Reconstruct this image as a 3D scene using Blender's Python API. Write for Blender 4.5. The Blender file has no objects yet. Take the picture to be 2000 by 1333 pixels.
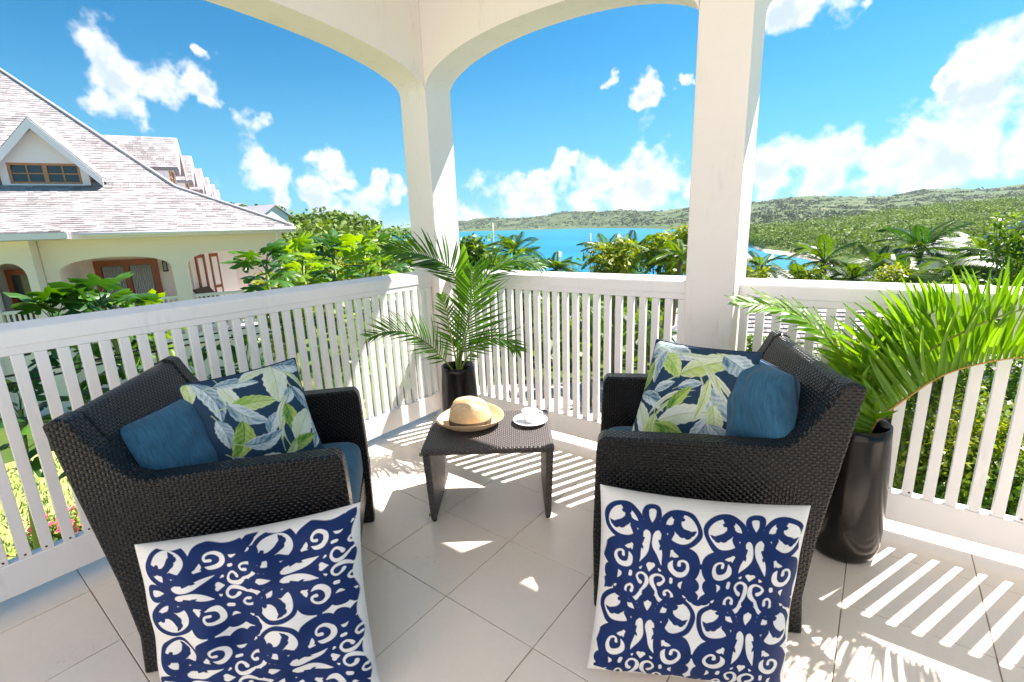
import bpy, bmesh, math, random
import numpy as np
from mathutils import Vector, Matrix, Euler
R = math.radians
random.seed(7)
rng = np.random.default_rng(7)
scene = bpy.context.scene
COL = scene.collection

# ------------------------------------------------------------------ camera
CAM_H = 1.36
F_PX, PITCH, ROLL, TH = 935.99, R(13.509), R(-2.098), R(-37.634)
ea = np.array([math.cos(TH), math.sin(TH)])
eb = np.array([-ea[1], ea[0]])


def _w(v):
    return np.array([v[:2] @ ea, v[:2] @ eb, v[2]])


_cp, _sp, _c, _s = math.cos(PITCH), math.sin(PITCH), math.cos(ROLL), math.sin(ROLL)
_r0, _u0 = np.array([1., 0, 0]), np.array([0, _sp, _cp])
C_FWD = _w(np.array([0, _cp, -_sp]))
C_RIGHT = _w(_c * _r0 + _s * _u0)
C_UP = _w(-_s * _r0 + _c * _u0)
cam = bpy.data.cameras.new('camera')
cam.sensor_width = 36
cam.lens = F_PX / 2000 * 36
cam.clip_start = 0.05
cam.clip_end = 80000
cam_o = bpy.data.objects.new('camera', cam)
COL.objects.link(cam_o)
cam_o.matrix_world = Matrix(((C_RIGHT[0], C_UP[0], -C_FWD[0], 0), (C_RIGHT[1], C_UP[1], -C_FWD[1], 0),
                             (C_RIGHT[2], C_UP[2], -C_FWD[2], CAM_H), (0, 0, 0, 1)))
scene.camera = cam_o
F2 = np.array([math.sin(TH), math.cos(TH)])


def ray(px, py):
    d = C_FWD + (px - 1000) / F_PX * C_RIGHT - (py - 666.5) / F_PX * C_UP
    return d


def at(px, py, depth):
    """world point seen at a photograph position, 'depth' metres ahead of the camera"""
    d = ray(px, py)
    return d * (depth / (d[:2] @ F2)) + np.array([0, 0, CAM_H])


def onz(px, py, z):
    d = ray(px, py)
    return d * ((z - CAM_H) / d[2]) + np.array([0, 0, CAM_H])


def onplane(px, py, n, q):
    d = ray(px, py)
    o = np.array([0, 0, CAM_H])
    return o + d * (((np.asarray(q) - o) @ n) / (d @ n))


# ------------------------------------------------------------------ light, exposure
SUN = Vector((0.295, 0.67, 1.0)).normalized()
SUN_EL = math.asin(SUN.z)
SUN_ROT = math.atan2(SUN.x, SUN.y)
sun = bpy.data.lights.new('sun', 'SUN')
sun.energy = 4.8
sun.angle = R(0.53)
sun.color = (1.0, 0.925, 0.87)
sun_o = bpy.data.objects.new('sun', sun)
COL.objects.link(sun_o)
sun_o.rotation_euler = (-SUN).to_track_quat('-Z', 'Y').to_euler()
sun_o.location = (3, 8, 12)
vs = scene.view_settings
vs.view_transform = 'Standard'
vs.look = 'None'
vs.gamma = 1
vs.use_curve_mapping = False
vs.exposure = 1.75
scene.cycles.use_denoising = True
scene.cycles.max_bounces = 10
scene.cycles.diffuse_bounces = 6
scene.cycles.transparent_max_bounces = 8
scene.cycles.sample_clamp_indirect = 8


class NT:
    """small helper around a node tree"""

    def __init__(self, tree):
        self.t = tree
        tree.nodes.clear()

    def n(self, typ, ins=None, **props):
        nd = self.t.nodes.new(typ)
        for k, v in props.items():
            setattr(nd, k, v)
        for k, v in (ins or {}).items():
            self.set(nd.inputs[k], v)
        return nd

    def set(self, sock, v):
        if isinstance(v, bpy.types.NodeSocket):
            self.t.links.new(v, sock)
        elif isinstance(v, bpy.types.Node):
            self.t.links.new(v.outputs[0], sock)
        else:
            sock.default_value = v

    def m(self, op, a, b=None, c=None, clamp=False):
        nd = self.n('ShaderNodeMath', operation=op, use_clamp=clamp)
        for i, v in enumerate((a, b, c)):
            if v is not None:
                self.set(nd.inputs[i], v)
        return nd.outputs[0]

    def mix(self, fac, a, b, blend='MIX'):
        nd = self.n('ShaderNodeMix', data_type='RGBA', blend_type=blend)
        self.set(nd.inputs[0], fac)
        self.set(nd.inputs[6], a)
        self.set(nd.inputs[7], b)
        return nd.outputs[2]

    def sstep(self, v, lo, hi, a=0.0, b=1.0):
        nd = self.n('ShaderNodeMapRange', interpolation_type='SMOOTHSTEP')
        self.set(nd.inputs[0], v)
        for i, q in ((1, lo), (2, hi), (3, a), (4, b)):
            nd.inputs[i].default_value = q
        return nd.outputs[0]

    def noise(self, vec, scale, detail=4, rough=.55):
        nd = self.n('ShaderNodeTexNoise')
        if vec is not None:
            self.set(nd.inputs['Vector'], vec)
        nd.inputs['Scale'].default_value = scale
        nd.inputs['Detail'].default_value = detail
        nd.inputs['Roughness'].default_value = rough
        return nd.outputs[0]


def rgb(c):
    return (c[0], c[1], c[2], 1.0)


# ------------------------------------------------------------------ sky with cumulus clouds
world = bpy.data.worlds.new('World')
scene.world = world
world.use_nodes = True
W = NT(world.node_tree)
sky = W.n('ShaderNodeTexSky', sky_type='NISHITA', sun_disc=False)
sky.sun_elevation = SUN_EL
sky.sun_rotation = SUN_ROT
sky.altitude = 0
sky.air_density = 1.0
sky.dust_density = 0.4
sky.ozone_density = 1.6
tc = W.n('ShaderNodeTexCoord')
dvec = tc.outputs['Generated']
CLOUDS = [(215, 125, 58), (255, 150, 66), (205, 185, 45), (310, 160, 40), (350, 178, 40), (392, 190, 26), (268, 220, 42),
          (292, 250, 30), (400, 112, 18), (490, 262, 38), (512, 302, 38), (532, 342, 34), (540, 380, 24), (508, 240, 28),
          (645, 305, 28), (655, 345, 24), (720, 355, 20), (765, 375, 24), (700, 400, 34), (622, 392, 28),
          (930, 410, 34), (975, 395, 44), (1040, 385, 36), (1022, 352, 22), (1052, 322, 20), (1100, 312, 20), (1132, 315, 13),
          (1242, 322, 50), (1195, 355, 46), (1300, 332, 52), (1155, 375, 40), (1260, 375, 54), (1335, 372, 50),
          (1190, 165, 14), (1255, 175, 20), (1282, 170, 24), (1335, 165, 14),
          (1500, 335, 50), (1560, 305, 52), (1622, 292, 52), (1680, 312, 50), (1740, 300, 50), (1792, 262, 44), (1850, 290, 72),
          (1898, 232, 52), (1930, 258, 40), (1600, 350, 52), (1700, 350, 52), (1800, 335, 50),
          (1872, 150, 24), (1900, 172, 28), (1945, 112, 58), (1995, 85, 52), (1965, 190, 60), (2040, 180, 90), (2020, 270, 60),
          (1555, 8, 46), (1615, 8, 46), (1525, 5, 34), (1668, 2, 26), (1740, 25, 14), (1420, 345, 50),
          (2200, 250, 90), (2300, 330, 120), (-150, 300, 90), (-300, 360, 90), (1100, -200, 80), (500, -250, 90)]


def cloud_mask(vec):
    acc = None
    for x, y, r in CLOUDS:
        d = ray(x, y)
        d = d / np.linalg.norm(d)
        ct = float(d @ C_FWD)
        rad = r / F_PX * ct ** 1.5 * 1.65
        nd = W.n('ShaderNodeVectorMath', operation='DISTANCE')
        W.set(nd.inputs[0], vec)
        nd.inputs[1].default_value = tuple(d)
        v = W.m('MULTIPLY_ADD', nd.outputs['Value'], -1 / rad, 1.0)
        acc = v if acc is None else W.m('SMOOTH_MAX', acc, v, 0.25)
    return acc


fb = W.noise(dvec, 14, 7, .55)
fb2 = W.noise(dvec, 5, 5, .55)
sep = W.n('ShaderNodeSeparateXYZ', {0: dvec})
el = sep.outputs[2]
wn = W.n('ShaderNodeTexNoise', {'Vector': dvec, 'Scale': 9.0, 'Detail': 4.0, 'Roughness': .6})
wv = W.n('ShaderNodeVectorMath', operation='MULTIPLY_ADD')
W.set(wv.inputs[0], wn.outputs[1])
wv.inputs[1].default_value = (.13, .13, .13)
W.set(wv.inputs[2], dvec)
ws = W.n('ShaderNodeVectorMath', operation='SUBTRACT')
W.set(ws.inputs[0], wv.outputs[0])
ws.inputs[1].default_value = (.065, .065, .065)
mask = cloud_mask(ws.outputs[0])
low = W.m('MULTIPLY', W.sstep(el, .0, .05), W.sstep(el, .08, .16, 1, 0))
gen = W.m('MULTIPLY_ADD', fb2, 2.2, W.m('MULTIPLY_ADD', low, .30, -1.62))
cov = W.m('MAXIMUM', mask, gen)
val = W.m('MULTIPLY_ADD', W.m('SUBTRACT', fb, .5), 3.2, W.m('MULTIPLY', cov, 1.35))
dens = W.sstep(val, .22, .92)
# a look towards the sun through the same noise gives the bases their shade
off = W.n('ShaderNodeVectorMath', operation='ADD')
W.set(off.inputs[0], dvec)
off.inputs[1].default_value = (0, 0, .022)
fbo = W.noise(off.outputs[0], 14, 6, .55)
thick = W.m('MULTIPLY_ADD', W.m('SUBTRACT', fbo, .5), 3.6, W.m('MULTIPLY', cov, 1.2))
shade = W.sstep(thick, .50, 1.35, 0, .80)
ccol = W.mix(shade, (3.7, 3.75, 3.8, 1), (1.9, 2.35, 2.9, 1))
skyc = W.mix(1.0, sky, (0.090, 0.365, 0.475, 1), 'MULTIPLY')
hz = W.sstep(el, .0, .34, .6, 0)
skyc = W.mix(hz, skyc, (.95, 2.15, 2.8, 1))
colr = W.mix(W.m('MULTIPLY', dens, .96), skyc, ccol)
bg = W.n('ShaderNodeBackground', {'Color': colr, 'Strength': .10})
W.n('ShaderNodeOutputWorld', {'Surface': bg})


# ------------------------------------------------------------------ materials
def mat_new(name):
    m = bpy.data.materials.new(name)
    m.use_nodes = True
    return m, NT(m.node_tree)


def finish(T, bsdf, disp=None):
    T.n('ShaderNodeOutputMaterial', {'Surface': bsdf})


def plain(name, col, rough=.5, vary=.06, vscale=6, bump=0.0, bscale=60, spec=.5, coat=0, metal=0, grime=0.0):
    m, T = mat_new(name)
    tcn = T.n('ShaderNodeTexCoord').outputs['Object']
    nz = T.noise(tcn, vscale, 5)
    k = T.m('MULTIPLY_ADD', T.m('SUBTRACT', nz, .5), vary * 2, 1.0)
    if grime:
        gp = T.n('ShaderNodeMapping', {'Vector': T.n('ShaderNodeNewGeometry').outputs['Position']})
        gp.inputs['Scale'].default_value = (1, 1, .22)
        gr_ = T.m('MULTIPLY', T.sstep(T.noise(gp.outputs[0], 9, 6, .65), .52, .75), T.sstep(T.noise(gp.outputs[0], 60, 3), .35, .65))
        k = T.m('MULTIPLY_ADD', gr_, -grime, k)
    mul = T.n('ShaderNodeVectorMath', operation='SCALE')
    mul.inputs[0].default_value = col
    T.set(mul.inputs['Scale'], k)
    b = T.n('ShaderNodeBsdfPrincipled', {'Base Color': mul.outputs[0], 'Roughness': T.m('MULTIPLY_ADD', nz, .15, rough - .07),
                                         'Specular IOR Level': spec, 'Coat Weight': coat, 'Metallic': metal})
    if bump:
        bp = T.n('ShaderNodeBump', {'Height': T.noise(tcn, bscale, 4), 'Strength': bump, 'Distance': .004})
        T.set(b.inputs['Normal'], bp.outputs[0])
    finish(T, b)
    return m


def weave_mat(name, col=(.0050, .0037, .0032), pu=.021, pv=.0098, rough=.25, spec=.36):
    m, T = mat_new(name)
    uv = T.n('ShaderNodeUVMap').outputs[0]
    s = T.n('ShaderNodeSeparateXYZ', {0: uv})
    wob = T.m('MULTIPLY', T.m('SUBTRACT', T.noise(uv, 26, 2), .5), .22)
    U = T.m('ADD', T.m('DIVIDE', s.outputs[0], pu), wob)
    V = T.m('ADD', T.m('DIVIDE', s.outputs[1], pv), wob)
    row = T.m('FLOOR', V)
    ph = T.m('MULTIPLY', T.m('MODULO', row, 2.0), .5)
    ac = T.m('SINE', T.m('MULTIPLY', T.m('FRACT', V), math.pi))
    al = T.m('SINE', T.m('MULTIPLY', T.m('ADD', U, ph), 2 * math.pi))
    strand = T.m('MULTIPLY', T.m('POWER', T.m('MAXIMUM', ac, 0.001), .6), T.m('MULTIPLY_ADD', al, .5, .5))
    stake = T.m('MULTIPLY', T.m('ABSOLUTE', T.m('SINE', T.m('MULTIPLY', U, 2 * math.pi))), .30)
    h = T.m('MAXIMUM', strand, stake)
    dark = T.sstep(h, .05, .6, .25, 1.0)
    tone = T.m('MULTIPLY', dark, T.m('MULTIPLY_ADD', T.noise(uv, 40, 3), .9, .55))
    mul = T.n('ShaderNodeVectorMath', operation='SCALE')
    mul.inputs[0].default_value = col
    T.set(mul.inputs['Scale'], tone)
    bp = T.n('ShaderNodeBump', {'Height': h, 'Strength': 1.0, 'Distance': .0055})
    b = T.n('ShaderNodeBsdfPrincipled', {'Base Color': mul.outputs[0], 'Roughness': rough, 'Specular IOR Level': spec,
                                         'Normal': bp.outputs[0]})
    finish(T, b)
    return m


def leaf_mat(name, c1, c2, src='obj', trans=.38, rough=.42):
    m, T = mat_new(name)
    if src == 'obj':
        f = T.n('ShaderNodeObjectInfo').outputs['Random']
        tcn = T.n('ShaderNodeTexCoord').outputs['Object']
        f = T.m('MULTIPLY_ADD', T.m('SUBTRACT', T.noise(tcn, 14, 3), .5), .6, f, clamp=True)
    else:
        f = T.n('ShaderNodeAttribute', attribute_name='tint').outputs['Fac']
    c = T.mix(f, rgb(c1), rgb(c2))
    b = T.n('ShaderNodeBsdfPrincipled', {'Base Color': c, 'Roughness': rough, 'Specular IOR Level': .4})
    hs = T.n('ShaderNodeHueSaturation', {'Color': c, 'Saturation': 1.15, 'Value': 1.7, 'Hue': .487})
    tr = T.n('ShaderNodeBsdfTranslucent', {'Color': hs.outputs[0]})
    mx = T.n('ShaderNodeMixShader', {0: trans, 1: b.outputs[0], 2: tr.outputs[0]})
    finish(T, mx)
    return m


def cloth_mat(name, col, scale=420, vary=.25):
    m, T = mat_new(name)
    uv = T.n('ShaderNodeUVMap').outputs[0]
    mp = T.n('ShaderNodeMapping', {'Vector': uv})
    mp.inputs['Scale'].default_value = (1, .12, 1)
    nz = T.noise(mp.outputs[0], scale * .5, 4, .7)
    nz2 = T.noise(uv, 9, 4)
    k = T.m('MULTIPLY_ADD', T.m('SUBTRACT', nz, .5), vary * 4, T.m('MULTIPLY_ADD', T.m('SUBTRACT', nz2, .5), .5, 1.0))
    mul = T.n('ShaderNodeVectorMath', operation='SCALE')
    mul.inputs[0].default_value = col
    T.set(mul.inputs['Scale'], T.m('MAXIMUM', k, .25))
    bp = T.n('ShaderNodeBump', {'Height': nz, 'Strength': .2, 'Distance': .0015})
    b = T.n('ShaderNodeBsdfPrincipled', {'Base Color': mul.outputs[0], 'Roughness': .85, 'Specular IOR Level': .25,
                                         'Sheen Weight': .15, 'Normal': bp.outputs[0]})
    finish(T, b)
    return m


def print_mat(name, stitch=0):
    m, T = mat_new(name)
    col = T.n('ShaderNodeAttribute', attribute_name='print').outputs['Color']
    uv = T.n('ShaderNodeUVMap').outputs[0]
    mp = T.n('ShaderNodeMapping', {'Vector': uv})
    mp.inputs['Scale'].default_value = (18, 260, 1) if stitch else (200, 200, 1)
    nz = T.noise(mp.outputs[0], 1.0, 3)
    k = T.m('MULTIPLY_ADD', T.m('SUBTRACT', nz, .5), .30 if stitch else .25, 1.0)
    mul = T.n('ShaderNodeVectorMath', operation='SCALE')
    T.set(mul.inputs[0], col)
    T.set(mul.inputs['Scale'], k)
    bp = T.n('ShaderNodeBump', {'Height': nz, 'Strength': .4, 'Distance': .0015})
    b = T.n('ShaderNodeBsdfPrincipled', {'Base Color': mul.outputs[0], 'Roughness': .7, 'Specular IOR Level': .3,
                                         'Normal': bp.outputs[0]})
    finish(T, b)
    return m


def tile_mat():
    m, T = mat_new('glazed_tile')
    g = T.n('ShaderNodeNewGeometry').outputs['Position']
    rnd = T.n('ShaderNodeObjectInfo').outputs['Random']
    a = T.noise(g, 5, 6)
    b2 = T.noise(g, 40, 4)
    # scuffs: stretched thin noise ridges
    sc = T.noise(g, 11, 2, .4)
    scuff = T.sstep(T.m('ABSOLUTE', T.m('SUBTRACT', sc, .5)), .0, .007, 1, 0)
    scuff = T.m('MULTIPLY', scuff, T.sstep(T.noise(g, 3.1, 2), .54, .68))
    k = T.m('MULTIPLY_ADD', T.m('SUBTRACT', a, .5), .10, T.m('MULTIPLY_ADD', T.m('SUBTRACT', b2, .5), .05,
            T.m('MULTIPLY_ADD', rnd, .05, .965)))
    k = T.m('MULTIPLY_ADD', scuff, -.16, k)
    mul = T.n('ShaderNodeVectorMath', operation='SCALE')
    mul.inputs[0].default_value = (.86, .755, .645)
    T.set(mul.inputs['Scale'], k)
    b = T.n('ShaderNodeBsdfPrincipled', {'Base Color': mul.outputs[0], 'Roughness': T.m('MULTIPLY_ADD', a, .2, .12),
                                         'Specular IOR Level': .5})
    bp = T.n('ShaderNodeBump', {'Height': T.noise(g, 90, 3), 'Strength': .06, 'Distance': .002})
    T.set(b.inputs['Normal'], bp.outputs[0])
    finish(T, b)
    return m


def shingle_mat():
    m, T = mat_new('weathered_shingle')
    g = T.n('ShaderNodeTexCoord').outputs['Object']
    t = T.n('ShaderNodeAttribute', attribute_name='tint').outputs['Fac']
    nz = T.noise(g, .9, 5)
    f = T.m('MULTIPLY_ADD', T.m('SUBTRACT', nz, .5), 1.1, t, clamp=True)
    c = T.mix(f, (.20, .175, .172, 1), (.47, .44, .435, 1))
    b = T.n('ShaderNodeBsdfPrincipled', {'Base Color': c, 'Roughness': .8, 'Specular IOR Level': .3})
    finish(T, b)
    return m


def land_mat(name, c1, c2, c3, s1, s2):
    m, T = mat_new(name)
    g = T.n('ShaderNodeNewGeometry').outputs['Position']
    a = T.noise(g, s1, 8, .65)
    b2 = T.noise(g, s2, 4, .6)
    c = T.mix(T.sstep(a, .38, .62), rgb(c1), rgb(c2))
    c = T.mix(T.sstep(b2, .56, .70), c, rgb(c3))
    b = T.n('ShaderNodeBsdfPrincipled', {'Base Color': c, 'Roughness': .95, 'Specular IOR Level': .1})
    finish(T, b)
    return m


def sea_mat():
    m, T = mat_new('sea_water')
    g = T.n('ShaderNodeNewGeometry').outputs['Position']
    mp = T.n('ShaderNodeMapping', {'Vector': g})
    mp.inputs['Scale'].default_value = (1, 1.6, 1)
    a = T.noise(mp.outputs[0], .006, 6, .6)
    c = T.mix(T.sstep(a, .35, .68), (.0, .125, .235, 1), (.0, .185, .285, 1))
    w = T.noise(mp.outputs[0], .16, 5, .7)
    cap = T.sstep(w, .735, .78)
    c = T.mix(T.m('MULTIPLY', cap, .8), c, (.7, .78, .8, 1))
    bp = T.n('ShaderNodeBump', {'Height': T.noise(mp.outputs[0], .35, 4), 'Strength': .5, 'Distance': .5})
    b = T.n('ShaderNodeBsdfPrincipled', {'Base Color': c, 'Roughness': .45, 'Specular IOR Level': .25, 'Normal': bp.outputs[0]})
    finish(T, b)
    return m


def straw_mat():
    m, T = mat_new('straw')
    g = T.n('ShaderNodeTexCoord').outputs['Object']
    s = T.n('ShaderNodeSeparateXYZ', {0: g})
    r = T.m('SQRT', T.m('ADD', T.m('POWER', s.outputs[0], 2.0), T.m('POWER', s.outputs[1], 2.0)))
    k = T.m('SINE', T.m('MULTIPLY', T.m('ADD', r, s.outputs[2]), 1500))
    nz = T.noise(g, 60, 4)
    c = T.mix(T.m('MULTIPLY_ADD', k, .25, nz, clamp=True), (.54, .36, .18, 1), (.78, .59, .36, 1))
    bp = T.n('ShaderNodeBump', {'Height': T.m('MULTIPLY_ADD', k, .5, nz), 'Strength': .5, 'Distance': .0012})
    b = T.n('ShaderNodeBsdfPrincipled', {'Base Color': c, 'Roughness': .65, 'Normal': bp.outputs[0]})
    finish(T, b)
    return m


M = dict(
    cream=plain('cream_plaster', (.78, .735, .695), .75, .05, 1.1, .25, 40, grime=.16),
    bounce_plaster=plain('bounce_wall_plaster', (.60, .56, .53), .8, .04, 1.1, .25, 40),  # for the added bounce wall, toned to set its fill light
    white=plain('white_gloss_paint', (.81, .795, .785), .22, .03, 3, .10, 25, grime=.14),
    tile=tile_mat(),
    grout=plain('grout', (.27, .21, .16), .9),
    rust=plain('rusty_iron', (.10, .03, .012), .8),
    wicker=weave_mat('dark_wicker'),
    wicker_sunlit=weave_mat('sunlit_wicker', (.075, .060, .057), rough=.55, spec=.8),  # table wicker, the sun's sheen painted in as a paler base
    navy=cloth_mat('blue_cushion_cloth', (.026, .105, .180), 300, .42),
    floral=print_mat('floral_print'),
    scroll=print_mat('scroll_embroidery', 1),
    piping=plain('navy_piping', (.01, .025, .06), .8),
    vase=plain('black_vase_glaze', (.007, .006, .0055), .20, .2, 8, .10, 30, spec=.32),
    straw=straw_mat(),
    band=plain('olive_ribbon', (.075, .055, .03), .7, .1, 60),
    china=plain('white_china', (.82, .82, .83), .12, .01),
    foam=plain('milk_foam', (.78, .74, .68), .8, .05, 90, .3, 120),
    palm_dark=leaf_mat('dark_palm_leaf', (.028, .085, .012), (.075, .19, .02)),
    palm_lime=leaf_mat('lime_palm_leaf', (.095, .23, .012), (.17, .33, .02), trans=.45),
    stalk=plain('yellow_green_stalk', (.20, .26, .04), .5, .2, 20),
    orange_stalk=plain('orange_stalk', (.42, .24, .05), .5, .2, 20),
    lobed=leaf_mat('lobed_leaf', (.018, .070, .015), (.065, .16, .020), trans=.28, rough=.35),
    lobed_lime=leaf_mat('lime_lobed_leaf', (.10, .22, .015), (.19, .30, .025), trans=.45, rough=.4),
    bark=plain('grey_bark', (.17, .13, .09), .9, .3, 12, .5, 30),
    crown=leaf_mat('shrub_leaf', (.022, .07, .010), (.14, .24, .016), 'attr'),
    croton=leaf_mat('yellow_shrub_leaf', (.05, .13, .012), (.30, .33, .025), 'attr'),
    palmcrown=leaf_mat('coconut_leaf', (.025, .075, .012), (.12, .20, .02), 'obj', rough=.3),
    scrub=leaf_mat('hill_scrub_leaf', (.036, .085, .016), (.17, .25, .036), 'attr', trans=.2, rough=.7),
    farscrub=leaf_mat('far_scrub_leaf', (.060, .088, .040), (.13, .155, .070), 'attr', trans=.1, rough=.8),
    petal=plain('pink_petal', (.62, .06, .10), .6),
    nwall=plain('pale_plaster', (.90, .775, .70), .8, .03, 1.5),
    nwhite=plain('white_trim', (.84, .78, .77), .5, .03),
    wood=plain('varnished_wood', (.30, .065, .018), .35, .3, 5),
    lightwood=plain('sunbleached_wood', (.46, .22, .10), .5, .3, 5),
    pane=plain('dark_glass', (.045, .05, .055), .06, .1, 3, spec=.7),
    curtain=plain('grey_curtain', (.40, .40, .40), .8, .2, 3),
    shingle=shingle_mat(),
    wickerfar=plain('brown_rattan', (.05, .025, .016), .6, .3, 20),
    iron=plain('dark_iron', (.03, .03, .03), .5),
    pole=plain('pale_pole', (.55, .55, .45), .5),
    greyroof=plain('grey_roof', (.36, .35, .36), .8, .15, .6),
    concrete=land_mat('pale_paving', (.42, .38, .34), (.50, .46, .42), (.30, .28, .27), .8, 2.5),
    lawn=land_mat('lawn_turf', (.20, .24, .06), (.32, .33, .13), (.38, .36, .20), .9, 3.0),
    soil=land_mat('slope_ground', (.05, .09, .02), (.10, .14, .03), (.16, .14, .07), .15, .6),
    hill=land_mat('near_hill_ground', (.06, .10, .024), (.10, .14, .034), (.19, .19, .08), .02, .05),
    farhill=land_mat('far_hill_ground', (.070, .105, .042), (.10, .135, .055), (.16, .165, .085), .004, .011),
    sand=plain('pale_shore', (.45, .38, .30), .9, .2, .05),
    sea=sea_mat(),
    cable=plain('black_cable', (.02, .02, .02), .5),
)


# ------------------------------------------------------------------ mesh helpers
def link(name, me, mat=None, parent=None, loc=None):
    o = bpy.data.objects.new(name, me)
    COL.objects.link(o)
    if mat is not None and me is not None:
        for q in (mat if isinstance(mat, (list, tuple)) else [mat]):
            me.materials.append(M[q] if isinstance(q, str) else q)
    if parent is not None:
        o.parent = parent
    if loc is not None:
        o.location = loc
    return o


def tag(o, label=None, cat=None, group=None, kind=None):
    for k, v in (('label', label), ('category', cat), ('group', group), ('kind', kind)):
        if v:
            o[k] = v
    return o


def thing(name, label, cat, loc=(0, 0, 0), rotz=0, group=None):
    o = bpy.data.objects.new(name, None)
    COL.objects.link(o)
    o.location = loc
    o.rotation_euler = (0, 0, rotz)
    o.empty_display_size = .1
    return tag(o, label, cat, group)


class MB:
    """collects shapes for ONE mesh"""

    def __init__(s):
        s.v, s.f, s.sm = [], [], []

    def add(s, vs, fs, smooth=False):
        k = len(s.v)
        s.v += [tuple(map(float, p)) for p in vs]
        s.f += [tuple(k + i for i in f) for f in fs]
        s.sm += [smooth] * len(fs)
        return s

    def box(s, x0, x1, y0, y1, z0, z1):
        return s.add([(x0, y0, z0), (x1, y0, z0), (x1, y1, z0), (x0, y1, z0), (x0, y0, z1), (x1, y0, z1), (x1, y1, z1), (x0, y1, z1)],
                     [(3, 2, 1, 0), (4, 5, 6, 7), (0, 1, 5, 4), (1, 2, 6, 5), (2, 3, 7, 6), (3, 0, 4, 7)])

    def obox(s, c, ax, ay, az):
        c, ax, ay, az = map(np.asarray, (c, ax, ay, az))
        P = [c + i * ax + j * ay + k * az for k in (-1, 1) for i, j in ((-1, -1), (1, -1), (1, 1), (-1, 1))]
        return s.add(P, [(3, 2, 1, 0), (4, 5, 6, 7), (0, 1, 5, 4), (1, 2, 6, 5), (2, 3, 7, 6), (3, 0, 4, 7)])

    def bar(s, p, q, w, h=None):
        p, q = np.asarray(p, float), np.asarray(q, float)
        d = (q - p) / np.linalg.norm(q - p)
        up = np.array([0, 0, 1.]) if abs(d[2]) < .9 else np.array([1., 0, 0])
        a = np.cross(d, up)
        a /= np.linalg.norm(a)
        b = np.cross(a, d)
        return s.obox((p + q) / 2, (q - p) / 2, a * w / 2, b * (h or w) / 2)

    def tube(s, pts, radii, n=8, cap=True):
        pts = [np.asarray(p, float) for p in pts]
        if not hasattr(radii, '__len__'):
            radii = [radii] * len(pts)
        V, Fc = [], []
        for i, p in enumerate(pts):
            d = pts[min(i + 1, len(pts) - 1)] - pts[max(i - 1, 0)]
            d = d / (np.linalg.norm(d) + 1e-9)
            up = np.array([0, 0, 1.]) if abs(d[2]) < .9 else np.array([1., 0, 0])
            a = np.cross(d, up)
            a /= np.linalg.norm(a)
            b = np.cross(a, d)
            for k in range(n):
                t = 2 * math.pi * k / n
                V.append(p + radii[i] * (a * math.cos(t) + b * math.sin(t)))
        for i in range(len(pts) - 1):
            for k in range(n):
                Fc.append((i * n + k, i * n + (k + 1) % n, (i + 1) * n + (k + 1) % n, (i + 1) * n + k))
        if cap:
            Fc.append(tuple(range(n))[::-1])
            Fc.append(tuple((len(pts) - 1) * n + k for k in range(n)))
        return s.add(V, Fc, True)

    def lathe(s, prof, n=40, c=(0, 0, 0), warp=None):
        V, Fc = [], []
        for i, (r, z) in enumerate(prof):
            for k in range(n):
                t = 2 * math.pi * k / n
                p = (r * math.cos(t), r * math.sin(t), z)
                if warp:
                    p = warp(*p)
                V.append((p[0] + c[0], p[1] + c[1], p[2] + c[2]))
        for i in range(len(prof) - 1):
            for k in range(n):
                Fc.append((i * n + k, i * n + (k + 1) % n, (i + 1) * n + (k + 1) % n, (i + 1) * n + k))
        return s.add(V, Fc, True)

    def prism(s, poly, origin, a, b, ext):
        """polygon in the plane (a, b), pulled along ext"""
        origin, a, b, ext = map(np.asarray, (origin, a, b, ext))
        n = len(poly)
        P0 = [origin + p[0] * a + p[1] * b for p in poly]
        P1 = [p + ext for p in P0]
        return s.add(P0 + P1, [tuple(range(n))[::-1], tuple(range(n, 2 * n))] +
                     [(i, (i + 1) % n, n + (i + 1) % n, n + i) for i in range(n)])

    def mesh(s, name, bevel=0, seg=2):
        me = bpy.data.meshes.new(name)
        me.from_pydata(s.v, [], s.f)
        me.polygons.foreach_set('use_smooth', s.sm)
        bm = bmesh.new()
        bm.from_mesh(me)
        bmesh.ops.recalc_face_normals(bm, faces=bm.faces)
        if bevel:
            r = bmesh.ops.bevel(bm, geom=[e for e in bm.edges if e.calc_face_angle(0) > .5], offset=bevel, segments=seg, profile=.5,
                                affect='EDGES', clamp_overlap=True)
            for f in r['faces']:
                f.smooth = True
        bm.to_mesh(me)
        bm.free()
        me.update()
        return me

    def build(s, name, mat, parent=None, loc=None, bevel=0, seg=2):
        return link(name, s.mesh(name, bevel, seg), mat, parent, loc)


def mesh_np(name, V, Fq, tint=None, smooth=False):
    V = np.asarray(V, np.float32)
    Fq = np.asarray(Fq, np.int32)
    me = bpy.data.meshes.new(name)
    me.vertices.add(len(V))
    me.vertices.foreach_set('co', V.ravel())
    nf, k = Fq.shape
    me.loops.add(nf * k)
    me.loops.foreach_set('vertex_index', Fq.ravel())
    me.polygons.add(nf)
    me.polygons.foreach_set('loop_start', np.arange(0, nf * k, k, dtype=np.int32))
    me.polygons.foreach_set('loop_total', np.full(nf, k, np.int32))
    if smooth:
        me.polygons.foreach_set('use_smooth', np.ones(nf, bool))
    if tint is not None:
        a = me.attributes.new('tint', 'FLOAT', 'POINT')
        a.data.foreach_set('value', np.asarray(tint, np.float32))
    me.update()
    me.validate()
    return me


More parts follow.
